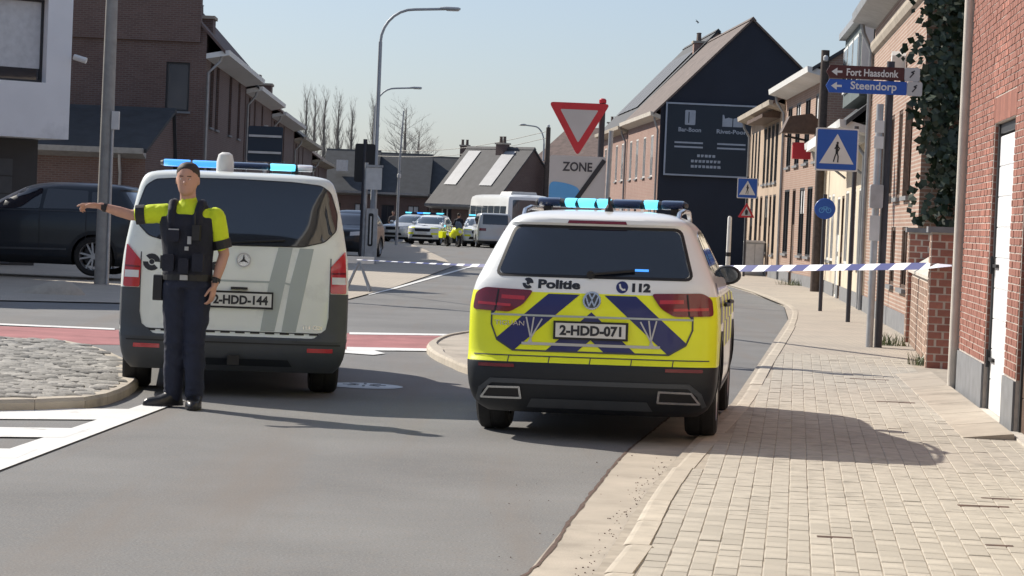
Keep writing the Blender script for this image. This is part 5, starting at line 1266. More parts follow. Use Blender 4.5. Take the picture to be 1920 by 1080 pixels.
bus.location = (XP(992, 138, 1), 138, 0); bus.rotation_euler = (0, 0, R(14))
mo = empty('police_motorcycle', 'yellow police motorcycle parked in front of the striped police car', 'motorcycle')
for y_ in (0.0, 1.5):
    w_ = wheel(mo, 0, y_, .31, .15, 1, 'rim_dark', 10, .68)
part('fairing', mo, 'hivis_yellow', lambda q: q.loft([((0, 1.72, .78), .10, .10, (1, 0, 0), (0, 0, 1)), ((0, 1.5, .85), .26, .24, (1, 0, 0), (0, 0, 1)), ((0, 1.2, .78), .30, .32, (1, 0, 0), (0, 0, 1)), ((0, .9, .65), .24, .28, (1, 0, 0), (0, 0, 1)), ((0, .6, .6), .14, .16, (1, 0, 0), (0, 0, 1))], 14), smooth=50)
part('windscreen', mo, 'far_glass', lambda q: q.loft([((0, 1.55, 1.0), .22, .02, (1, 0, 0), (0, 1, 0)), ((0, 1.42, 1.25), .20, .02, (1, 0, 0), (0, 1, 0)), ((0, 1.32, 1.38), .1, .015, (1, 0, 0), (0, 1, 0))], 12), smooth=50)
part('seat', mo, 'black', lambda q: q.loft([((0, .95, .84), .12, .06, (1, 0, 0), (0, 0, 1)), ((0, .6, .80), .16, .07, (1, 0, 0), (0, 0, 1)), ((0, .1, .88), .13, .06, (1, 0, 0), (0, 0, 1))], 12), smooth=50)
for sg in (-1, 1):
    part('pannier', mo, 'hivis_yellow', lambda q: q.prism(rpoly([(-.25, .45), (.25, .45), (.3, .8), (-.3, .82)], .08), 'x', sg * .2, sg * .42))
    part('handlebar', mo, 'black', lambda q: q.tube([(0, 1.3, 1.05), (sg * .25, 1.25, 1.1), (sg * .38, 1.15, 1.08)], .02, 8))
    part('fork', mo, 'chrome', lambda q: q.tube([(sg * .08, 1.5, .31), (sg * .08, 1.3, .95)], .025, 8))
    part('mirror', mo, 'black', lambda q: q.box(sg * .3 - .06, sg * .3 + .06, 1.28, 1.31, 1.18, 1.27))
part('headlight', mo, 'lamp_clear', lambda q: q.lathe([(0, .08), (.08, .06), (.1, 0)], 'y', (0, 1.70, .82), 14))
part('engine', mo, 'plastic_dark', lambda q: q.box(-.18, .18, .55, 1.1, .2, .55))
part('beacon', mo, 'beacon', lambda q: q.lathe([(.04, 0), (.04, .1), (0, .12)], 'z', (.14, -.1, 1.05), 10))
part('beacon_pole', mo, 'black', lambda q: q.tube([(.14, -.1, .8), (.14, -.1, 1.05)], .012, 6))
mo.location = (XP(838, 133, .5), 134, 0); mo.rotation_euler = (0, 0, R(205))

# ------------------------------------------------------------------ people
def limb(q, pts, rs, n=12):
    pts = [Vector(p) for p in pts]
    q.tube(pts, rs, n)
    for p, r_ in zip(pts, rs):
        u_, v_ = 8, 6; vs = []; fs = []
        for i in range(v_ + 1):
            for j in range(u_): vs.append(p + Vector((math.sin(math.pi * i / v_) * math.cos(2 * math.pi * j / u_), math.sin(math.pi * i / v_) * math.sin(2 * math.pi * j / u_), math.cos(math.pi * i / v_))) * r_)
        for i in range(v_):
            for j in range(u_): fs.append((i * u_ + j, i * u_ + (j + 1) % u_, (i + 1) * u_ + (j + 1) % u_, (i + 1) * u_ + j))
        q.add(vs, fs)
def ball(q, c, rx, ry, rz, n=14):
    q.loft([(Vector(c) + Vector((0, 0, rz * math.sin(t))), rx * math.cos(t), ry * math.cos(t), (1, 0, 0), (0, 1, 0)) for t in [(-1.5 + 3.0 * k / 10) for k in range(11)]], n)
AX, AY = (1, 0, 0), (0, 1, 0)
def hand(q, wrist, dirv, palmn, thumb, curl, size=1.0):
    """palm, four unequal bent fingers and a thumb from the palm's side"""
    d = Vector(dirv).normalized(); n_ = Vector(palmn); n_ = (n_ - d * n_.dot(d)).normalized(); s = d.cross(n_); s = s if s.dot(Vector(thumb)) > 0 else -s
    w_ = Vector(wrist); k = size
    q.loft([(w_, .028 * k, .02 * k, s, n_), (w_ + d * .03 * k, .036 * k, .018 * k, s, n_), (w_ + d * .075 * k, .044 * k, .017 * k, s, n_), (w_ + d * .105 * k, .042 * k, .014 * k, s, n_)], 14)
    for i, (off, ln) in enumerate(((.031, .075), (.0105, .085), (-.0105, .078), (-.031, .06))):
        c = curl[i]; p = w_ + d * .095 * k + s * off * k; pts = [p]; a = c * .35
        for seg in (.45, .32, .25):
            dd = d * math.cos(a) + n_ * math.sin(a) + s * off * 1.5 * (1 - min(1, c)); p = p + dd.normalized() * ln * seg * k; pts.append(p); a += c
        limb(q, pts, [.0105 * k, .0100 * k, .0092 * k, .0078 * k], 8)
    p = w_ + d * .03 * k + s * .03 * k
    t1 = p + (d * .55 + s * .8 + n_ * .15).normalized() * .04 * k; t2 = t1 + (d * .85 + s * .35 + n_ * .3).normalized() * .032 * k; t3 = t2 + (d * .95 + s * .05 + n_ * .4).normalized() * .024 * k
    limb(q, [p, t1, t2, t3], [.016 * k, .0125 * k, .011 * k, .009 * k], 8)
def person(label, pose_, cloth, voxel=.0075, H=1.9, group=None):
    e = empty('person', label, 'person', group)
    J = pose_
    k = H / 1.9
    def torso(q, o, z0=.93, z1=1.60):
        rings = [(.93, .165, .118, 0), (1.02, .172, .122, 0), (1.12, .166, .118, 0), (1.25, .178, .122, 0), (1.38, .198, .128, 0), (1.48, .205, .118, 0), (1.545, .165, .09, .005), (1.59, .085, .068, .01)]
        rr = [(Vector((J['lean'] * (z - .95), dy, z)), rx + o, ry + o, AX, AY) for z, rx, ry, dy in rings if z0 <= z <= z1]
        q.loft(rr, 22)
    def legs(q, o, top=True, cut=.0):
        for s_ in ('A', 'B'):
            h_, kn, an = Vector(J['hip' + s_]), Vector(J['knee' + s_]), Vector(J['ankle' + s_])
            m1 = h_.lerp(kn, .5); m2 = kn.lerp(an, .35)
            limb(q, [h_, m1, kn, m2, an + Vector((0, 0, cut))], [.098 + o, .088 + o, .066 + o, .068 + o * 1.1, .047 + o * 1.5])
    def arm(q, s_, o, t=1.0):
        a, b, c = Vector(J['sh' + s_]), Vector(J['el' + s_]), Vector(J['wr' + s_])
        pts = [a, a.lerp(b, .5), b, b.lerp(c, .4), c]; rs = [.062 + o, .054 + o, .043 + o, .042 + o, .029 + o]
        n_ = 5 if t >= 1 else 2
        if t < 1: pts = [a, a.lerp(b, .5), a.lerp(b, t)]; rs = [.066 + o, .060 + o, .056 + o]; n_ = 3
        limb(q, pts[:n_], rs[:n_])
    hx = J['lean'] * .85; head = Vector((hx + J['head'][0], J['head'][1], 1.772))
    def head_fn(q):
        limb(q, [(hx, .01, 1.54), (hx + J['head'][0] * .5, 0, 1.65), head + Vector((0, .01, -.06))], [.07, .062, .064])
        q.loft([(head + Vector((0, dy, dz)), rx, ry, AX, AY) for dz, rx, ry, dy in ((-.124, .03, .03, -.045), (-.104, .056, .06, -.03), (-.06, .074, .088, -.008), (-.01, .083, .10, 0), (.04, .085, .104, .004), (.085, .076, .094, .006), (.114, .05, .064, .006), (.126, .016, .024, .006))], 20)
        q.loft([(head + Vector((0, y_, z_)), rx, rz, AX, (0, 0, 1)) for y_, z_, rx, rz in ((-.085, -.02, .014, .022), (-.108, -.028, .014, .016), (-.122, -.034, .009, .010))], 10)
        for sg in (-1, 1): q.loft([(head + Vector((sg * x, .012, -.012)), ry, rz, AY, (0, 0, 1)) for x, ry, rz in ((.076, .014, .024), (.088, .018, .032), (.094, .016, .03))], 10)
        limb(q, [head + Vector((-.022, -.084, -.072)), head + Vector((0, -.09, -.071)), head + Vector((.022, -.084, -.072))], [.008, .0095, .008], 8)
    m = MB(); m.mi('skin')
    torso(m, -.008); legs(m, -.012); arm(m, 'A', 0); arm(m, 'B', 0); head_fn(m)
    for s_ in ('A', 'B'):
        an = Vector(J['ankle' + s_]); td = Vector(J['toe' + s_]).normalized(); limb(m, [an, an + Vector((0, 0, -.05)), an + td * .14 + Vector((0, 0, -.065))], [.04, .04, .03])
        hd = J['hand' + s_]; hand(m, J['wr' + s_], hd[0], hd[1], hd[2], hd[3], 1.05)
    body = link('body', remesh(m.mesh('b'), voxel, 4, 'body', 'skin'), e)
    def garment(nm, mat, fn, vx=voxel * 1.5, it=5):
        q = MB(); q.mi(mat); fn(q); me = remesh(q.mesh(nm), vx, it, nm, mat)
        if nm in ('trousers', 'shirt') and voxel < .01:      # creases in the cloth
            for v_ in me.vertices:
                c = v_.co; a = mnoise.noise(Vector((c.x * 9 + c.z * 4, c.y * 9, c.z * 11 + c.x * 6))); b_ = mnoise.noise(Vector((c.x * 22, c.y * 22, c.z * 16 - c.x * 14 + 5)))
                v_.co = c + v_.normal * (.004 + .010 * a - .006 * abs(b_))
            me.update()
        return link(nm, me, e)
    def tr(q):
        torso(q, .012, .93, 1.13); legs(q, .014, cut=-.02)
        for s_ in ('A', 'B'):    # folds of cloth at knee and hem
            kn, an = Vector(J['knee' + s_]), Vector(J['ankle' + s_])
            for t in (.06, .2, .62, .74, .86, .95): c = kn.lerp(an, t); q.loft([(c + Vector((0, 0, dz)), r_ , r_, AX, AY) for dz, r_ in ((-.014, .058), (0, .089 - .012 * t + .004 * math.sin(t * 40)), (.014, .06))], 14)
    garment('trousers', cloth['trousers'], tr)
    sl = cloth.get('sleeve', .72)
    garment('shirt', cloth['shirt'], lambda q: (torso(q, .010, 1.05, 1.6), arm(q, 'A', .010, sl), arm(q, 'B', .010, sl), limb(q, [(hx, .0, 1.56), (hx, 0, 1.6)], [.075, .068])))
    if 'vest' in cloth:
        v = garment('vest', cloth['vest'], lambda q: (torso(q, .028, 1.0, 1.5), limb(q, [(-.11 + hx, 0, 1.5), (-.11 + hx, 0, 1.545)], [.07, .06]), limb(q, [(.11 + hx, 0, 1.5), (.11 + hx, 0, 1.545)], [.07, .06]), [limb(q, [(sg * .10 + hx, -.125, 1.42), (sg * .105 + hx, -.105, 1.52), (sg * .11 + hx, -.05, 1.585), (sg * .11 + hx, .03, 1.59), (sg * .11 + hx, .1, 1.5)], [.035] * 5) for sg in (-1, 1)], q.loft([((hx, -.02, 1.40), .19, .14, AX, AY), ((hx, -.02, 1.47), .155, .135, AX, AY), ((hx, -.02, 1.50), .09, .12, AX, AY)], 20)))
        for x, z, w_, h_, mt in ((-.12, 1.12, .09, .13, 'cloth_vest'), (.0, 1.10, .08, .12, 'cloth_vest'), (.11, 1.13, .085, .14, 'cloth_vest'), (-.09, 1.33, .10, .09, 'cloth_vest')):
            part('pouch', v, mt, lambda q: q.prism(rpoly([(x - w_ / 2, z - h_ / 2), (x + w_ / 2, z - h_ / 2), (x + w_ / 2, z + h_ / 2), (x - w_ / 2, z + h_ / 2)], .015), 'y', -.195, -.135))
        part('radio', v, 'black', lambda q: (q.box(.06, .12, -.2, -.14, 1.30, 1.42), q.tube([(.075, -.17, 1.42), (.075, -.17, 1.52)], .008, 6)))
        part('radio_clip', v, 'galv', lambda q: (q.box(.02, .05, -.165, -.155, 1.27, 1.33), q.box(.0, .03, -.162, -.152, 1.22, 1.25)))
        part('name_patch', v, 'sign_grey', lambda q: q.box(-.13, -.05, -.168, -.16, 1.36, 1.385))
        part('belt', e, 'black', lambda q: q.loft([((0, 0, z), .198, .148, AX, AY) for z in (.985, 1.035)], 24))
        part('buckle', e, 'galv', lambda q: q.box(-.03, .03, -.156, -.146, .99, 1.03))
        part('holster', e, 'black', lambda q: q.prism(rpoly([(-.06, .82), (.04, .82), (.06, 1.02), (-.05, 1.02)], .02), 'x', -.26, -.19))
    for s_ in ('A', 'B'):
        an = Vector(J['ankle' + s_]); td = Vector(J['toe' + s_]).normalized(); sd = Vector((-td.y, td.x, 0))
        b = garment('boot', 'boot', lambda q: q.loft([(an + Vector((0, 0, .09)), .056, .062, sd, td), (an + Vector((0, 0, .01)), .056, .068, sd, td), (an + td * .03 + Vector((0, 0, -.018)), .058, .105, sd, td), (an + td * .07 + Vector((0, 0, -.035)), .06, .15, sd, td), (an + td * .08 + Vector((0, 0, -.06)), .063, .165, sd, td), (an + td * .08 + Vector((0, 0, -.089)), .063, .165, sd, td)], 18), voxel * 1.2, 3)
        part('sole', b, 'black', lambda q: q.loft([(an + td * .08 + Vector((0, 0, dz)), .064, .166, sd, td) for dz in (-.0895, -.076)], 18))
        w0, w1 = Vector(J['wr' + s_]), Vector(J['el' + s_])
        if cloth.get('watch') and (s_ in cloth['watch']):
            dd = (w1 - w0).normalized(); x_ = dd.orthogonal().normalized()
            part('wristwatch', e, 'black', lambda q: (q.loft([(w0 + dd * t, .036, .034, x_, dd.cross(x_)) for t in (.02, .048)], 14), q.box(-.02, .02, -.012, 0, -.02, .02, M=Matrix.Translation(w0 + dd * .034 + Vector((0, -.032, 0))))))
        if cloth.get('cuff'):
            a_ = Vector(J['sh' + s_]); bb_ = a_.lerp(w1, sl + .06); dd = (w1 - a_).normalized(); x_ = dd.orthogonal().normalized()
            part('sleeve_band', e, 'black', lambda q: q.loft([(bb_ + dd * t, .077, .077, x_, dd.cross(x_)) for t in (-.05, .02)], 16))
    garment('hair', 'hair', lambda q: q.loft([(head + Vector((0, dy, dz)), rx, ry, AX, AY) for dz, rx, ry, dy in ((-.05, .076, .055, .052), (.0, .089, .08, .034), (.05, .093, .105, .014), (.09, .085, .100, .012), (.122, .058, .072, .010), (.136, .02, .03, .010))], 20), voxel * 1.3, 3)
    for sg in (-1, 1):
        ey = part('eye', e, 'sign_white', lambda q: ball(q, head + Vector((sg * .028, -.084, .0)), .012, .009, .008, 10), smooth=60)
        part('iris', ey, 'black', lambda q: ball(q, head + Vector((sg * .028, -.0915, .0)), .005, .003, .005, 8), smooth=60)
        part('eyebrow', e, 'hair', lambda q: q.box(sg * .03 - .016, sg * .03 + .016, -.098, -.084, .019, .025, M=Matrix.Translation(head)))
    e.scale = (k, k, k)
    return e
Z = Vector
off_pose = dict(lean=-.02, head=(-.01, -.01), hipA=(-.085, 0, .95), hipB=(.085, 0, .95), kneeA=(-.075, -.03, .52), kneeB=(.085, -.05, .52), ankleA=(-.085, .03, .09), ankleB=(.10, -.05, .09), toeA=(-.85, -.5, 0), toeB=(.12, -1, 0),
    shA=(-.19, 0, 1.50), elA=(-.46, -.03, 1.475), wrA=(-.69, -.08, 1.535), shB=(.20, 0, 1.49), elB=(.275, .03, 1.20), wrB=(.225, -.05, .965),
    handA=((-1, -.15, .02), (0, -.3, -1), (0, -1, .2), (.25, .75, .9, 1.0)), handB=((-.15, -.1, -1), (-1, .2, 0), (0, -1, 0), (.45, .5, .55, .6)))
officer = person('police officer in navy trousers and yellow sleeved shirt pointing along the street', off_pose, dict(trousers='cloth_navy', shirt='cloth_yellow', vest='cloth_vest', watch='AB', cuff=True), .0075, 1.93)
officer.location = (XP(347, 19.45, .5), 19.45, 0.012); officer.rotation_euler = (0, 0, R(-4))
std_pose = dict(lean=0, head=(0, 0), hipA=(-.085, 0, .95), hipB=(.085, 0, .95), kneeA=(-.12, -.03, .52), kneeB=(.12, -.02, .52), ankleA=(-.16, .02, .09), ankleB=(.17, 0, .09), toeA=(-.3, -1, 0), toeB=(.3, -1, 0),
    shA=(-.19, 0, 1.49), elA=(-.28, .03, 1.2), wrA=(-.2, -.14, 1.05), shB=(.19, 0, 1.49), elB=(.28, .03, 1.2), wrB=(.24, -.06, .97), handA=((.2, -.3, -1), (1, 0, 0), (0, -1, 0), (.5,) * 4), handB=((-.1, -.1, -1), (-1, 0, 0), (0, -1, 0), (.5,) * 4))
p2 = person('person in a brown top and dark trousers standing with legs apart on the pavement', std_pose, dict(trousers='cloth_navy', shirt='cloth_brown', sleeve=.95), .016, 1.8)
p2.location = (XP(736, 150, .5), 150, .03); p2.rotation_euler = (0, 0, R(15))
pz3 = dict(std_pose); pz3.update(kneeA=(-.08, -.02, .52), kneeB=(.08, -.02, .52), ankleA=(-.09, .02, .09), ankleB=(.09, 0, .09))
p3 = person('person in dark clothes standing between the two white police cars', pz3, dict(trousers='cloth_navy', shirt='cloth_vest', sleeve=.95), .016, 1.85)
p3.location = (XP(859, 137, .5), 137, .0); p3.rotation_euler = (0, 0, R(170))

# ------------------------------------------------------------------ street furniture
def pole(q, x, y, z0, z1, r, n=12): q.tube([(x, y, z0), (x, y, z1)], r, n)
# concrete utility pole on the left
up = empty('utility_pole', 'thick tapered concrete utility pole before the dark SUV', 'pole', None, (XP(190, 47.5), 47.5, 0.02))
part('shaft', up, 'pole_concrete', lambda q: q.loft([((0, 0, 0), .145, .12, AX, AY), ((0, 0, 4), .125, .10, AX, AY), ((0, 0, 9), .095, .08, AX, AY)], 4 * 4), smooth=40)
part('cable_duct', up, 'galv', lambda q: pole(q, .12, -.09, .0, 3.0, .03))
part('junction_box', up, 'zinc_light', lambda q: q.box(.10, .24, -.14, -.02, 3.0, 3.35))
# street lamps
def lamp(label, px, d, arm, h, z0=.02, dirx=1, box=False):
    e = empty('street_lamp', label, 'street lamp', 'street lamps along the road', (XP(px, d), d, z0))
    part('shaft', e, 'lamp_grey', lambda q: q.tube([(0, 0, 0), (0, 0, 1.2), (0, 0, 1.25), (0, 0, h - 1.3)], [.12, .115, .085, .065], 14), smooth=40)
    pts = [(0, 0, h - 1.32)] + [(dirx * arm * (1 - math.cos(t)) * .42, 0, h - 1.32 + 1.2 * math.sin(t)) for t in [i * math.pi / 2 / 7 for i in range(1, 8)]] + [(dirx * arm * .8, 0, h - .06)]
    part('arm', e, 'lamp_grey', lambda q: q.tube(pts, [.05] * len(pts), 10), smooth=50)
    hd = part('lamp_head', e, 'lamp_grey', lambda q: q.loft([((dirx * x, 0, h - .04), a, b, AY, (0, 0, 1)) for x, a, b in ((arm * .74, .06, .04), (arm * .82, .13, .07), (arm * .97, .12, .06), (arm, .04, .03))], 12), smooth=50)
    part('lens', hd, 'lamp_clear', lambda q: q.loft([((dirx * arm * .9, 0, h - .10), .26, .1, AX, AY), ((dirx * arm * .9, 0, h - .125), .2, .07, AX, AY)], 14))
    part('access_door', e, 'plastic_grey', lambda q: q.box(-.05, .05, -.128, -.11, .5, .95))
    return e
lamp('tall grey street lamp with long curved arm beside the traffic signal', 697, 86, 2.75, 8.9)
lamp('grey street lamp with curved arm reaching right, beyond the traffic signal', 694, 140, 2.6, 8.9)
lamp('thin street lamp with its arm reaching left beyond the white bus', 1012, 172, 1.75, 8.3, dirx=-1)
# traffic signal, seen from behind, and control post
ts = empty('traffic_signal', 'traffic signal with black backing board seen from behind on the left corner', 'traffic light', None, (XP(676, 80), 80, .02))
part('post', ts, 'pole_dark', lambda q: pole(q, 0, 0, 0, 4.0, .07), smooth=40)
part('backing_board', ts, 'black', lambda q: q.prism(rpoly([(-.32, 2.6), (.34, 2.6), (.34, 3.85), (-.32, 3.85)], .08), 'y', -.05, -.02))
hd = part('signal_head', ts, 'black', lambda q: q.prism(rpoly([(-.16, 2.75), (.16, 2.75), (.16, 3.7), (-.16, 3.7)], .05), 'y', -.02, .2))
for k in range(3): part('visor', hd, 'plastic_dark', lambda q: q.lathe([(.12, .2), (.125, .42), (.115, .42), (.11, .2)], 'y', (0, 0, 2.92 + k * .3), 14))
cp = empty('control_post', 'grey signal control post with a pale cabinet on top beside the street lamp', 'cabinet', None, (XP(692, 78), 78, .02))
part('post', cp, 'galv', lambda q: (pole(q, -.2, 0, 0, 3.2, .06), pole(q, .12, 0, 0, 3.1, .05)), smooth=40)
part('cabinet', cp, 'zinc_light', lambda q: q.prism(rpoly([(-.2, 2.35), (.3, 2.35), (.3, 3.05), (-.2, 3.05)], .03), 'y', -.16, -.065))
part('cabinet_lid', cp, 'zinc', lambda q: q.box(-.23, .33, -.2, -.03, 3.06, 3.13))
part('pedestal', cp, 'galv', lambda q: q.prism(rpoly([(-.14, 0), (.24, 0), (.22, 1.75), (-.12, 1.75)], .03), 'y', -.3, -.1))
part('slot', cp, 'black', lambda q: q.prism(rpoly([(-.06, .55), (.1, .55), (.1, 1.6), (-.06, 1.6)], .07), 'y', -.31, -.301))
part('slot_handle', cp, 'zinc_light', lambda q: q.box(.0, .045, -.33, -.312, .62, 1.5))
tp = empty('slim_post', 'slim pale post with a lamp head behind the standing pedestrian', 'pole', None, (XP(743, 128), 128, .02))
part('shaft', tp, 'lamp_grey', lambda q: q.tube([(0, 0, 0), (0, 0, 4.2), (.1, 0, 7.0)], [.08, .06, .03], 10), smooth=40)
part('collar', tp, 'zinc_light', lambda q: q.lathe([(.05, 0), (.1, .03), (.1, .2), (.05, .24)], 'z', (0, 0, 3.5), 10))
# sign back board behind the van
sb = empty('sign_board', 'dark blue rectangular sign board seen from behind above the white van', 'sign', None, (XP(486, 45), 45, .02))
part('panel', sb, 'board_navy', lambda q: q.prism(rpoly([(-.32, 2.45), (.32, 2.45), (.32, 3.1), (-.32, 3.1)], .04), 'y', -.02, .01))
part('post', sb, 'galv', lambda q: pole(q, 0, .055, 0, 3.12, .04), smooth=40)
part('bracket', sb, 'galv', lambda q: [q.box(-.3, .3, -.05, -.021, z, z + .04) for z in (2.6, 2.9)])

# give way sign and zone sign on the island
gx, gdist = XP(1104, 29.6), 29.6
gs = empty('give_way_sign', 'red and white give way triangle above a grey zone end plate on one post', 'traffic sign', None, (gx, gdist, .07))
part('post', gs, 'pole_dark', lambda q: pole(q, .04, .07, 0, 2.98, .038), smooth=40)
part('post_cap', gs, 'sign_red', lambda q: q.lathe([(.045, 0), (.045, .04), (.03, .055), (0, .06)], 'z', (.04, .07, 2.98), 12))
sc_ = 4600 / 29.6
def tri(cx, top, w_, r_): h_ = w_ * .866; return rpoly([(cx - w_ / 2, top), (cx, top - h_), (cx + w_ / 2, top)], r_)
tc, tt = -.24, 2.97
tr_ = part('triangle', gs, 'sign_red', lambda q: q.prism(tri(tc, tt, .74, .06), 'y', .0, .025))
flatpart('white_field', [tri(tc, tt - .082, .46, .02)], tr_, 'sign_grey', y=-.004, thick=.004)
zp = part('zone_plate', gs, 'sign_grey', lambda q: q.prism(rpoly([(-.57, 1.70), (.11, 1.70), (.11, 2.33), (-.57, 2.33)], .03), 'y', .0, .02))
flatpart('lettering', text_polys('ZONE', .15, -.235, 2.2, .36, bold=.004), zp, 'pole_dark', y=-.004, thick=.003)
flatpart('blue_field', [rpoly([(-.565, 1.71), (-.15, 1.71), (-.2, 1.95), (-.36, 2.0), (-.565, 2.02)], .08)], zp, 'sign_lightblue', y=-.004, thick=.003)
flatpart('end_bar', strip_polys([(-.29, 1.72), (.08, 2.28)], .055), zp, 'black_text', y=-.008, thick=.003)
ob = empty('post', 'slim grey post standing just behind the give way sign', 'pole', None, (XP(1128, 52), 52, .02))
part('shaft', ob, 'galv', lambda q: q.tube([(0, 0, 0), (.05, 0, 3.55)], .05, 10), smooth=40)

# direction signs on the pole pair
sx_, sd_ = XP(1637, 34.2), 34.2
ds = empty('direction_sign', 'pair of direction arrows, brown over blue, on twin dark posts', 'direction sign', None, (sx_, sd_, .02))
part('post', ds, 'pole_dark', lambda q: pole(q, .07, .03, 0, 4.0, .055), smooth=40)
part('post', ds, 'galv', lambda q: pole(q, -.06, -.02, 0, 3.4, .05), smooth=40)
k_ = 4600 / 34.2
yh_ = HORIZON + .0419 * (1637 - 960)
def sgn(nm, x0, x1, z0, z1, mat, text, tmat, yy, tsz, tw, badge):
    b = part(nm, ds, mat, lambda q: q.prism([(x0 + .0, (z0 + z1) / 2), (x0 + .05, z0), (x1, z0), (x1, z1), (x0 + .05, z1)], 'y', yy, yy + .03))
    flatpart('lettering', text_polys(text, tsz, (x0 + x1) / 2 + .1, (z0 + z1) / 2, tw, bold=.003), b, tmat, y=yy - .003, thick=.002)
    zc = (z0 + z1) / 2
    flatpart('arrow', [[(x0 + .07, zc), (x0 + .15, zc - .055), (x0 + .15, zc - .015), (x0 + .22, zc - .015), (x0 + .22, zc + .015), (x0 + .15, zc + .015), (x0 + .15, zc + .055)]], b, tmat, y=yy - .003, thick=.002)
    bd = part('badge', b, 'sign_grey', lambda q: q.prism(rpoly([(x1 + .005, z0 - .005), (x1 + .215, z0 - .005), (x1 + .215, z1 + .005), (x1 + .005, z1 + .005)], .03), 'y', yy - .002, yy + .03))
    flatpart('pictogram', strip_polys([(x1 + .08, zc - .04), (x1 + .13, zc + .02), (x1 + .1, zc + .03), (x1 + .14, zc + .05)], .018), bd, 'pole_dark', y=yy - .005, thick=.002)
sgn('brown_arrow', -.84, .24, 3.73, 3.91, 'sign_brown', 'Fort Haasdonk', 'sign_white', -.12, .14, .72, 0)
sgn('blue_arrow', -.84, .28, 3.53, 3.715, 'sign_blue', 'Steendorp', 'sign_white', -.13, .15, .64, 0)
for z in (2.78, 3.0): part('sticker_plate', ds, 'sign_white', lambda q: q.box(-.13, .0, -.085, -.075, z, z + .17))
part('push_button_box', ds, 'galv', lambda q: q.prism(rpoly([(-.16, 1.95), (.02, 1.95), (.02, 2.28), (-.16, 2.28)], .03), 'y', -.16, -.075))
part('notice', ds, 'zinc_light', lambda q: q.box(-.14, .0, -.085, -.078, 1.5, 1.85))
# pedestrian crossing signs
def ped_sign(label, px, d, size, zc, offx, group):
    e = empty('crossing_sign', label, 'traffic sign', group, (XP(px, d), d, .02))
    part('post', e, 'pole_dark', lambda q: pole(q, 0, .05, 0, zc + size / 2 + .05, .04), smooth=40)
    pl_ = part('plate', e, 'sign_white', lambda q: q.prism(rpoly([(offx - size / 2, zc - size / 2), (offx + size / 2, zc - size / 2), (offx + size / 2, zc + size / 2), (offx - size / 2, zc + size / 2)], .03), 'y', -.02, .005))
    h_ = size * .465
    flatpart('blue_field', [rpoly([(offx - h_, zc - h_), (offx + h_, zc - h_), (offx + h_, zc + h_), (offx - h_, zc + h_)], .025)], pl_, 'sign_blue', y=-.023, thick=.002)
    t_ = flatpart('white_triangle', [[(offx - size * .40, zc - size * .33), (offx + size * .40, zc - size * .33), (offx, zc + size * .37)]], pl_, 'sign_white', y=-.026, thick=.002)
    S_ = lambda *p: [(offx + size * a, zc + size * b) for a, b in p]
    fig = [[(offx + size * .01 + size * .028 * math.cos(a), zc + size * .155 + size * .032 * math.sin(a)) for a in [i * .628 for i in range(10)]]]
    for pts_, w_ in ((((.0, .11), (.0, -.06)), .06), (((.0, .1), (.06, .03), (.03, -.03)), .026), (((-.0, .1), (-.05, .02)), .026), (((.0, -.05), (.035, -.16), (.03, -.29)), .03), (((.0, -.05), (-.04, -.16), (-.07, -.28)), .03)):
        fig += strip_polys(S_(*pts_), w_ * size)
    flatpart('walking_figure', fig, t_, 'black_text', y=-.029, thick=.002)
    return e
ped_sign('large blue pedestrian crossing sign on the post beside the twin direction posts', 1590, 43.5, .76, 3.06, -.34, None)
e = ped_sign('small blue pedestrian crossing sign above a red warning triangle before the gable wall', 1394, 82, .68, 2.96, .0, None)
wt = part('warning_triangle', e, 'sign_red', lambda q: q.prism(rpoly([(-.28, 1.98), (.28, 1.98), (0, 2.48)], .04), 'y', -.02, .0))
flatpart('white_field', [[(-.17, 2.04), (.17, 2.04), (0, 2.35)]], wt, 'sign_grey', y=-.023, thick=.002)
flatpart('symbol', [[(-.04, 2.07), (.04, 2.07), (.05, 2.2), (0, 2.26), (-.05, 2.2)]], wt, 'black_text', y=-.026, thick=.002)
rs = empty('cycle_sign', 'round blue mandatory cycle path sign on a dark post', 'traffic sign', None, (XP(1538, 49), 49, .02))
part('post', rs, 'pole_dark', lambda q: pole(q, 0, .05, 0, 2.35, .04), smooth=40)
dk = part('disc', rs, 'sign_blue', lambda q: q.lathe([(0, -.02), (.205, -.02), (.21, -.01), (.21, .0), (0, .0)], 'y', (0, 0, 2.06), 32))
flatpart('bicycle_mark', ring_polys(-.07, 2.03, .04, .055, 14) + ring_polys(.07, 2.03, .04, .055, 14) + strip_polys([(-.07, 2.03), (-.03, 2.1), (.04, 2.1), (.07, 2.03)], .014) + strip_polys([(-.03, 2.1), (0, 2.03), (.04, 2.1)], .014), dk, 'sign_lightblue', y=-.023, thick=.002)
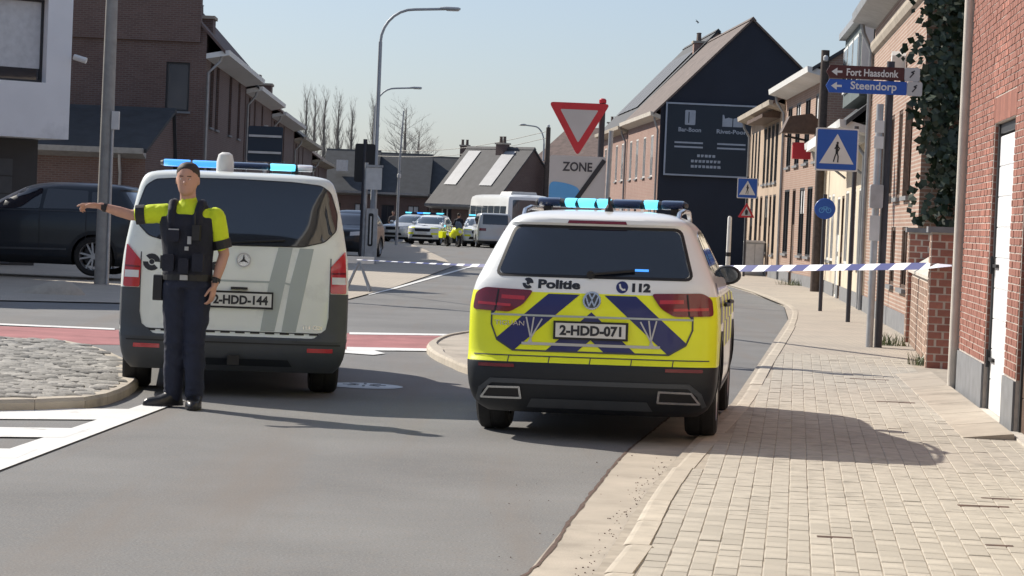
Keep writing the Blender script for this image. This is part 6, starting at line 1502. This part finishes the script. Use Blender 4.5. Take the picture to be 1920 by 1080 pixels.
# wooden utility poles
wp = empty('utility_pole', 'dark wooden utility pole between the dormer house and the salmon terrace', 'pole', None, (XP(1537, 65, 3), 65, .02))
part('shaft', wp, 'pole_wood', lambda q: q.tube([(0, 0, 0), (0, 0, 6.4)], [.13, .11], 12), smooth=40)
part('insulator', wp, 'zinc_light', lambda q: q.lathe([(.04, 0), (.07, .03), (.07, .12), (.03, .16)], 'z', (0, -.12, 6.1), 10))
wp2 = empty('utility_pole', 'dark wooden utility pole beside the thin street lamp over the far roofs', 'pole', None, (XP(1019, 150), 150, .02))
part('shaft', wp2, 'pole_wood', lambda q: q.tube([(0, 0, 0), (0, 0, 7.3)], [.19, .14], 10), smooth=40)
part('insulator', wp2, 'zinc_light', lambda q: q.lathe([(.05, 0), (.09, .03), (.09, .14), (.03, .18)], 'z', (0, 0, 7.3), 10))
for k, (z, lb) in enumerate(((7.1, 'upper thin overhead wire running left from the wooden pole'), (6.7, 'lower thin overhead wire running left from the wooden pole'))):
    p0 = Vector((wp2.location.x, 150, z)); p1 = Vector((XP(700, 165, 6), 165, 5.9 - k * .4))
    part('overhead_wire', None, 'black', lambda q: q.tube([p0.lerp(p1, t) - Vector((0, 0, .5 * math.sin(math.pi * t))) for t in [i / 12 for i in range(13)]], .018, 5), label=lb, cat='wire')
# white marker post, cabinet and litter near the far kerb
bo = empty('marker_post', 'white marker post before the dark gable wall', 'bollard', None, (XP(1364, 92), 92, .02))
part('shaft', bo, 'white_wood', lambda q: q.tube([(0, 0, 0), (0, 0, 2.0), (0, 0, 2.06)], [.09, .08, .04], 12), smooth=40)
part('band', bo, 'black', lambda q: q.lathe([(.086, 0), (.09, 0), (.088, .15), (.084, .15)], 'z', (0, 0, .55), 12))
ca = empty('utility_cabinet', 'grey utility cabinet standing under the small crossing sign', 'cabinet', None, (XP(1412, 84), 84, .02))
part('housing', ca, 'zinc', lambda q: q.box(-.32, .32, -.2, .2, .05, 1.15))
part('roof', ca, 'zinc_light', lambda q: q.prism([(-.37, 1.15), (.37, 1.15), (.3, 1.22), (-.3, 1.22)], 'y', -.25, .25))
part('door', ca, 'zinc_light', lambda q: [q.box(-.29, -.01, -.215, -.201, .12, 1.1), q.box(.01, .29, -.215, -.201, .12, 1.1)])
part('plinth', ca, 'concrete', lambda q: q.box(-.35, .35, -.23, .23, 0, .05))
# tape barrier trestle behind the van
tb = empty('barrier_trestle', 'folding barrier trestle holding the police tape beside the van', 'barrier', None, (XP(676, 50), 50, .02))
for sg in (-1, 1): part('leg', tb, 'galv', lambda q: (q.tube([(-.05, 0, .62), (.2, sg * .25, 0)], .025, 6), q.tube([(-.05, 0, .62), (-.3, sg * .25, 0)], .025, 6)))
part('rail', tb, 'sign_white', lambda q: q.box(-.45, .25, -.03, .03, .56, .70))
# police tape from the trestle to the garden wall pillar, a twisted ribbon in two colours
tape = empty('police_tape', 'blue and white police tape stretched across the road behind the police SUV', 'tape')
T0, T1 = Vector((XP(668, 49.8, .62), 49.8, .66)), P(1792, 498, 28.9)
Ls = (T1 - T0).length; nseg = int(Ls / .36)
for i in range(nseg):
    def seg(q):
        vs = []
        for k in range(5):
            t = (i + k / 4) / nseg; c = T0.lerp(T1, t) - Vector((0, 0, .10 * math.sin(math.pi * t))); wl = .048 * min(1, (1 - t) * Ls / .9 + .12) * (.4 + .6 * max(0, min(1, (t - .25) * 5)))
            tw = .5 * math.sin(t * 9) + (1.25 * max(0, 1 - t * 3.2)); dz = Vector((0.0, math.sin(tw) * wl, math.cos(tw) * wl)); sh = Vector((.05, 0, 0)) * (wl / .048)
            vs += [c - dz - sh * (0 if i == 0 else 1), c + dz + sh * (0 if i == nseg - 1 else 1)]
        q.add(vs, [(2 * k, 2 * k + 1, 2 * k + 3, 2 * k + 2) for k in range(4)])
    part('tape_band', tape, 'tape_blue' if i % 2 else 'tape_white', seg)
part('knot', tape, 'black', lambda q: [q.tube([T1 + Vector((-.05, -.02, .0)), T1 + Vector((.04, -.03, .03)), T1 + Vector((.06, .02, -.03)), T1 + Vector((.02, -.03, -.14))], .018, 6)])
# grass tufts
def tuft(label, loc, n_, h_, spread, seed):
    rn = random.Random(seed); m = MB(); m.mi('grass')
    for _ in range(n_):
        a = rn.uniform(0, 6.28); r_ = rn.random() ** .6 * spread; b = Vector((r_ * math.cos(a) * 1.4, r_ * math.sin(a), 0)); hh = h_ * rn.uniform(.4, 1); l_ = Vector((rn.uniform(-.5, .5), rn.uniform(-.5, .5), 0)) * hh; w_ = Vector((math.cos(a + 1), math.sin(a + 1), 0)) * .006
        m.add([b - w_, b + w_, b + l_ * .4 + w_ * .7 + Vector((0, 0, hh * .6)), b + l_ * .4 - w_ * .7 + Vector((0, 0, hh * .6)), b + l_ + Vector((0, 0, hh))], [(0, 1, 2, 3), (3, 2, 4)])
    o = m.build('grass_tuft', None, label=label, cat='weed'); o.location = loc; return o
g = G(1733, 690); tuft('tuft of yellow green weeds at the foot of the brick pillar', (g.x, g.y, .01), 130, .22, .16, 3)
g = G(1500, 538); tuft('mossy green weeds at the foot of the terraced house', (g.x, g.y, .01), 260, .25, .5, 4)
g = G(1668, 652); tuft('dead brown weeds behind the twin direction posts', (g.x, g.y, .01), 120, .25, .2, 5)
# sandy rubble lying on the left pavement
rb = MB(); rb.mi('concrete'); rn = random.Random(9)
rb.loft([((0, 0, 0), .62, .3, AX, AY), ((.1, 0, .10), .45, .2, AX, AY), ((.18, .0, .2), .2, .1, AX, AY), ((.2, 0, .23), .05, .03, AX, AY)], 18)
sp2 = rb.build('sand_heap', None, smooth=50, label='small heap of grey sand on the pavement before the SUV', cat='sand heap'); g = G(92, 553); sp2.location = (g.x, g.y, .02)

# ------------------------------------------------------------------ bare trees and a bird
def bare_tree(label, px, d, h_, kind, seed, w_=1.0):
    rn = random.Random(seed); e = empty('bare_tree', label, 'tree', 'bare trees beyond the roofs', (XP(px, d), d, 0))
    part('trunk', e, 'bark', lambda q: q.tube([(0, 0, 0), (.05, 0, h_ * .4), (0, 0, h_ * .75), (.03, 0, h_ * .97)], [.26, .2, .1, .02], 8), smooth=50)
    m = MB(); m.mi('twig')
    def br(p, dv, L_, r_, lev):
        q = p.copy(); pts = [q.copy()]; dd = dv.normalized()
        for i in range(4):
            dd = (dd + Vector((rn.uniform(-.18, .18), rn.uniform(-.18, .18), rn.uniform(-.02, .22) if kind == 'poplar' else rn.uniform(-.1, .14)))).normalized(); q = q + dd * L_ / 4; pts.append(q.copy())
        m.tube(pts, [r_, r_ * .8, r_ * .6, r_ * .45, r_ * .25], 3 if lev else 4, cap=False)
        if lev < 2:
            for i in range(5 if lev == 0 else 4):
                b = pts[rn.randint(1, 4)]; nd = (dd + Vector((rn.uniform(-1, 1), rn.uniform(-1, 1), rn.uniform(-.1, .7))) * (.45 if kind == 'poplar' else .9)); br(b, nd, L_ * .5, r_ * .5, lev + 1)
    n_ = 46 if kind == 'poplar' else 40
    for i in range(n_):
        t = .22 + .75 * i / n_; a = rn.uniform(0, 6.28)
        if kind == 'poplar': dv = Vector((math.cos(a) * .33, math.sin(a) * .33, 1)); L_ = h_ * .17 * (1.1 - .6 * t) * w_
        else: dv = Vector((math.cos(a), math.sin(a), .75 - .1 * t)); L_ = h_ * .34 * (1.15 - .75 * t) * w_
        br(Vector((0, 0, h_ * t)), dv, L_, .06 * (1.2 - t), 0)
    m.build('crown', e)
    return e
for k, (px, top, d) in enumerate(((566, 175, 215), (582, 180, 225), (600, 178, 235), (626, 182, 220), (652, 200, 240), (692, 190, 230))):
    bare_tree(('tall slim bare poplar nearest to the shaded row of houses', 'slim bare poplar, second of the row from the shaded houses', 'slim bare poplar, third of the row from the shaded houses', 'slim bare poplar, fourth of the row from the shaded houses', 'shorter bare poplar, fifth of the row from the shaded houses', 'slim bare poplar just behind the tall street lamp')[k], px, d, ZP(px, top, d), 'poplar', 20 + k, 1.0)
bare_tree('spreading bare tree beside the street lamp', 752, 205, ZP(752, 195, 205), 'round', 31, .8)
bare_tree('low bare bushy tree right of the spreading tree', 778, 215, ZP(778, 240, 215), 'round', 33, .9)
bd = MB(); bd.mi('black')
bd.loft([((0, -.16, 0), .02, .02, AX, (0, 0, 1)), ((0, -.05, 0), .06, .06, AX, (0, 0, 1)), ((0, .12, 0), .03, .03, AX, (0, 0, 1)), ((0, .22, 0), .05, .01, AX, (0, 0, 1))], 10)
bird = bd.build('bird', None, smooth=60, label='small dark bird flying above the solar roofed house', cat='bird')
for sg in (-1, 1): part('wing', bird, 'black', lambda q: q.prism([(0, -.08), (sg * .25, -.02), (sg * .42, .1), (sg * .2, .06), (0, .08)], 'z', -.008, .008))
bird.location = P(1308, 41, 95); bird.rotation_euler = (R(20), R(25), R(70)); bird.scale = (.4, .4, .4)
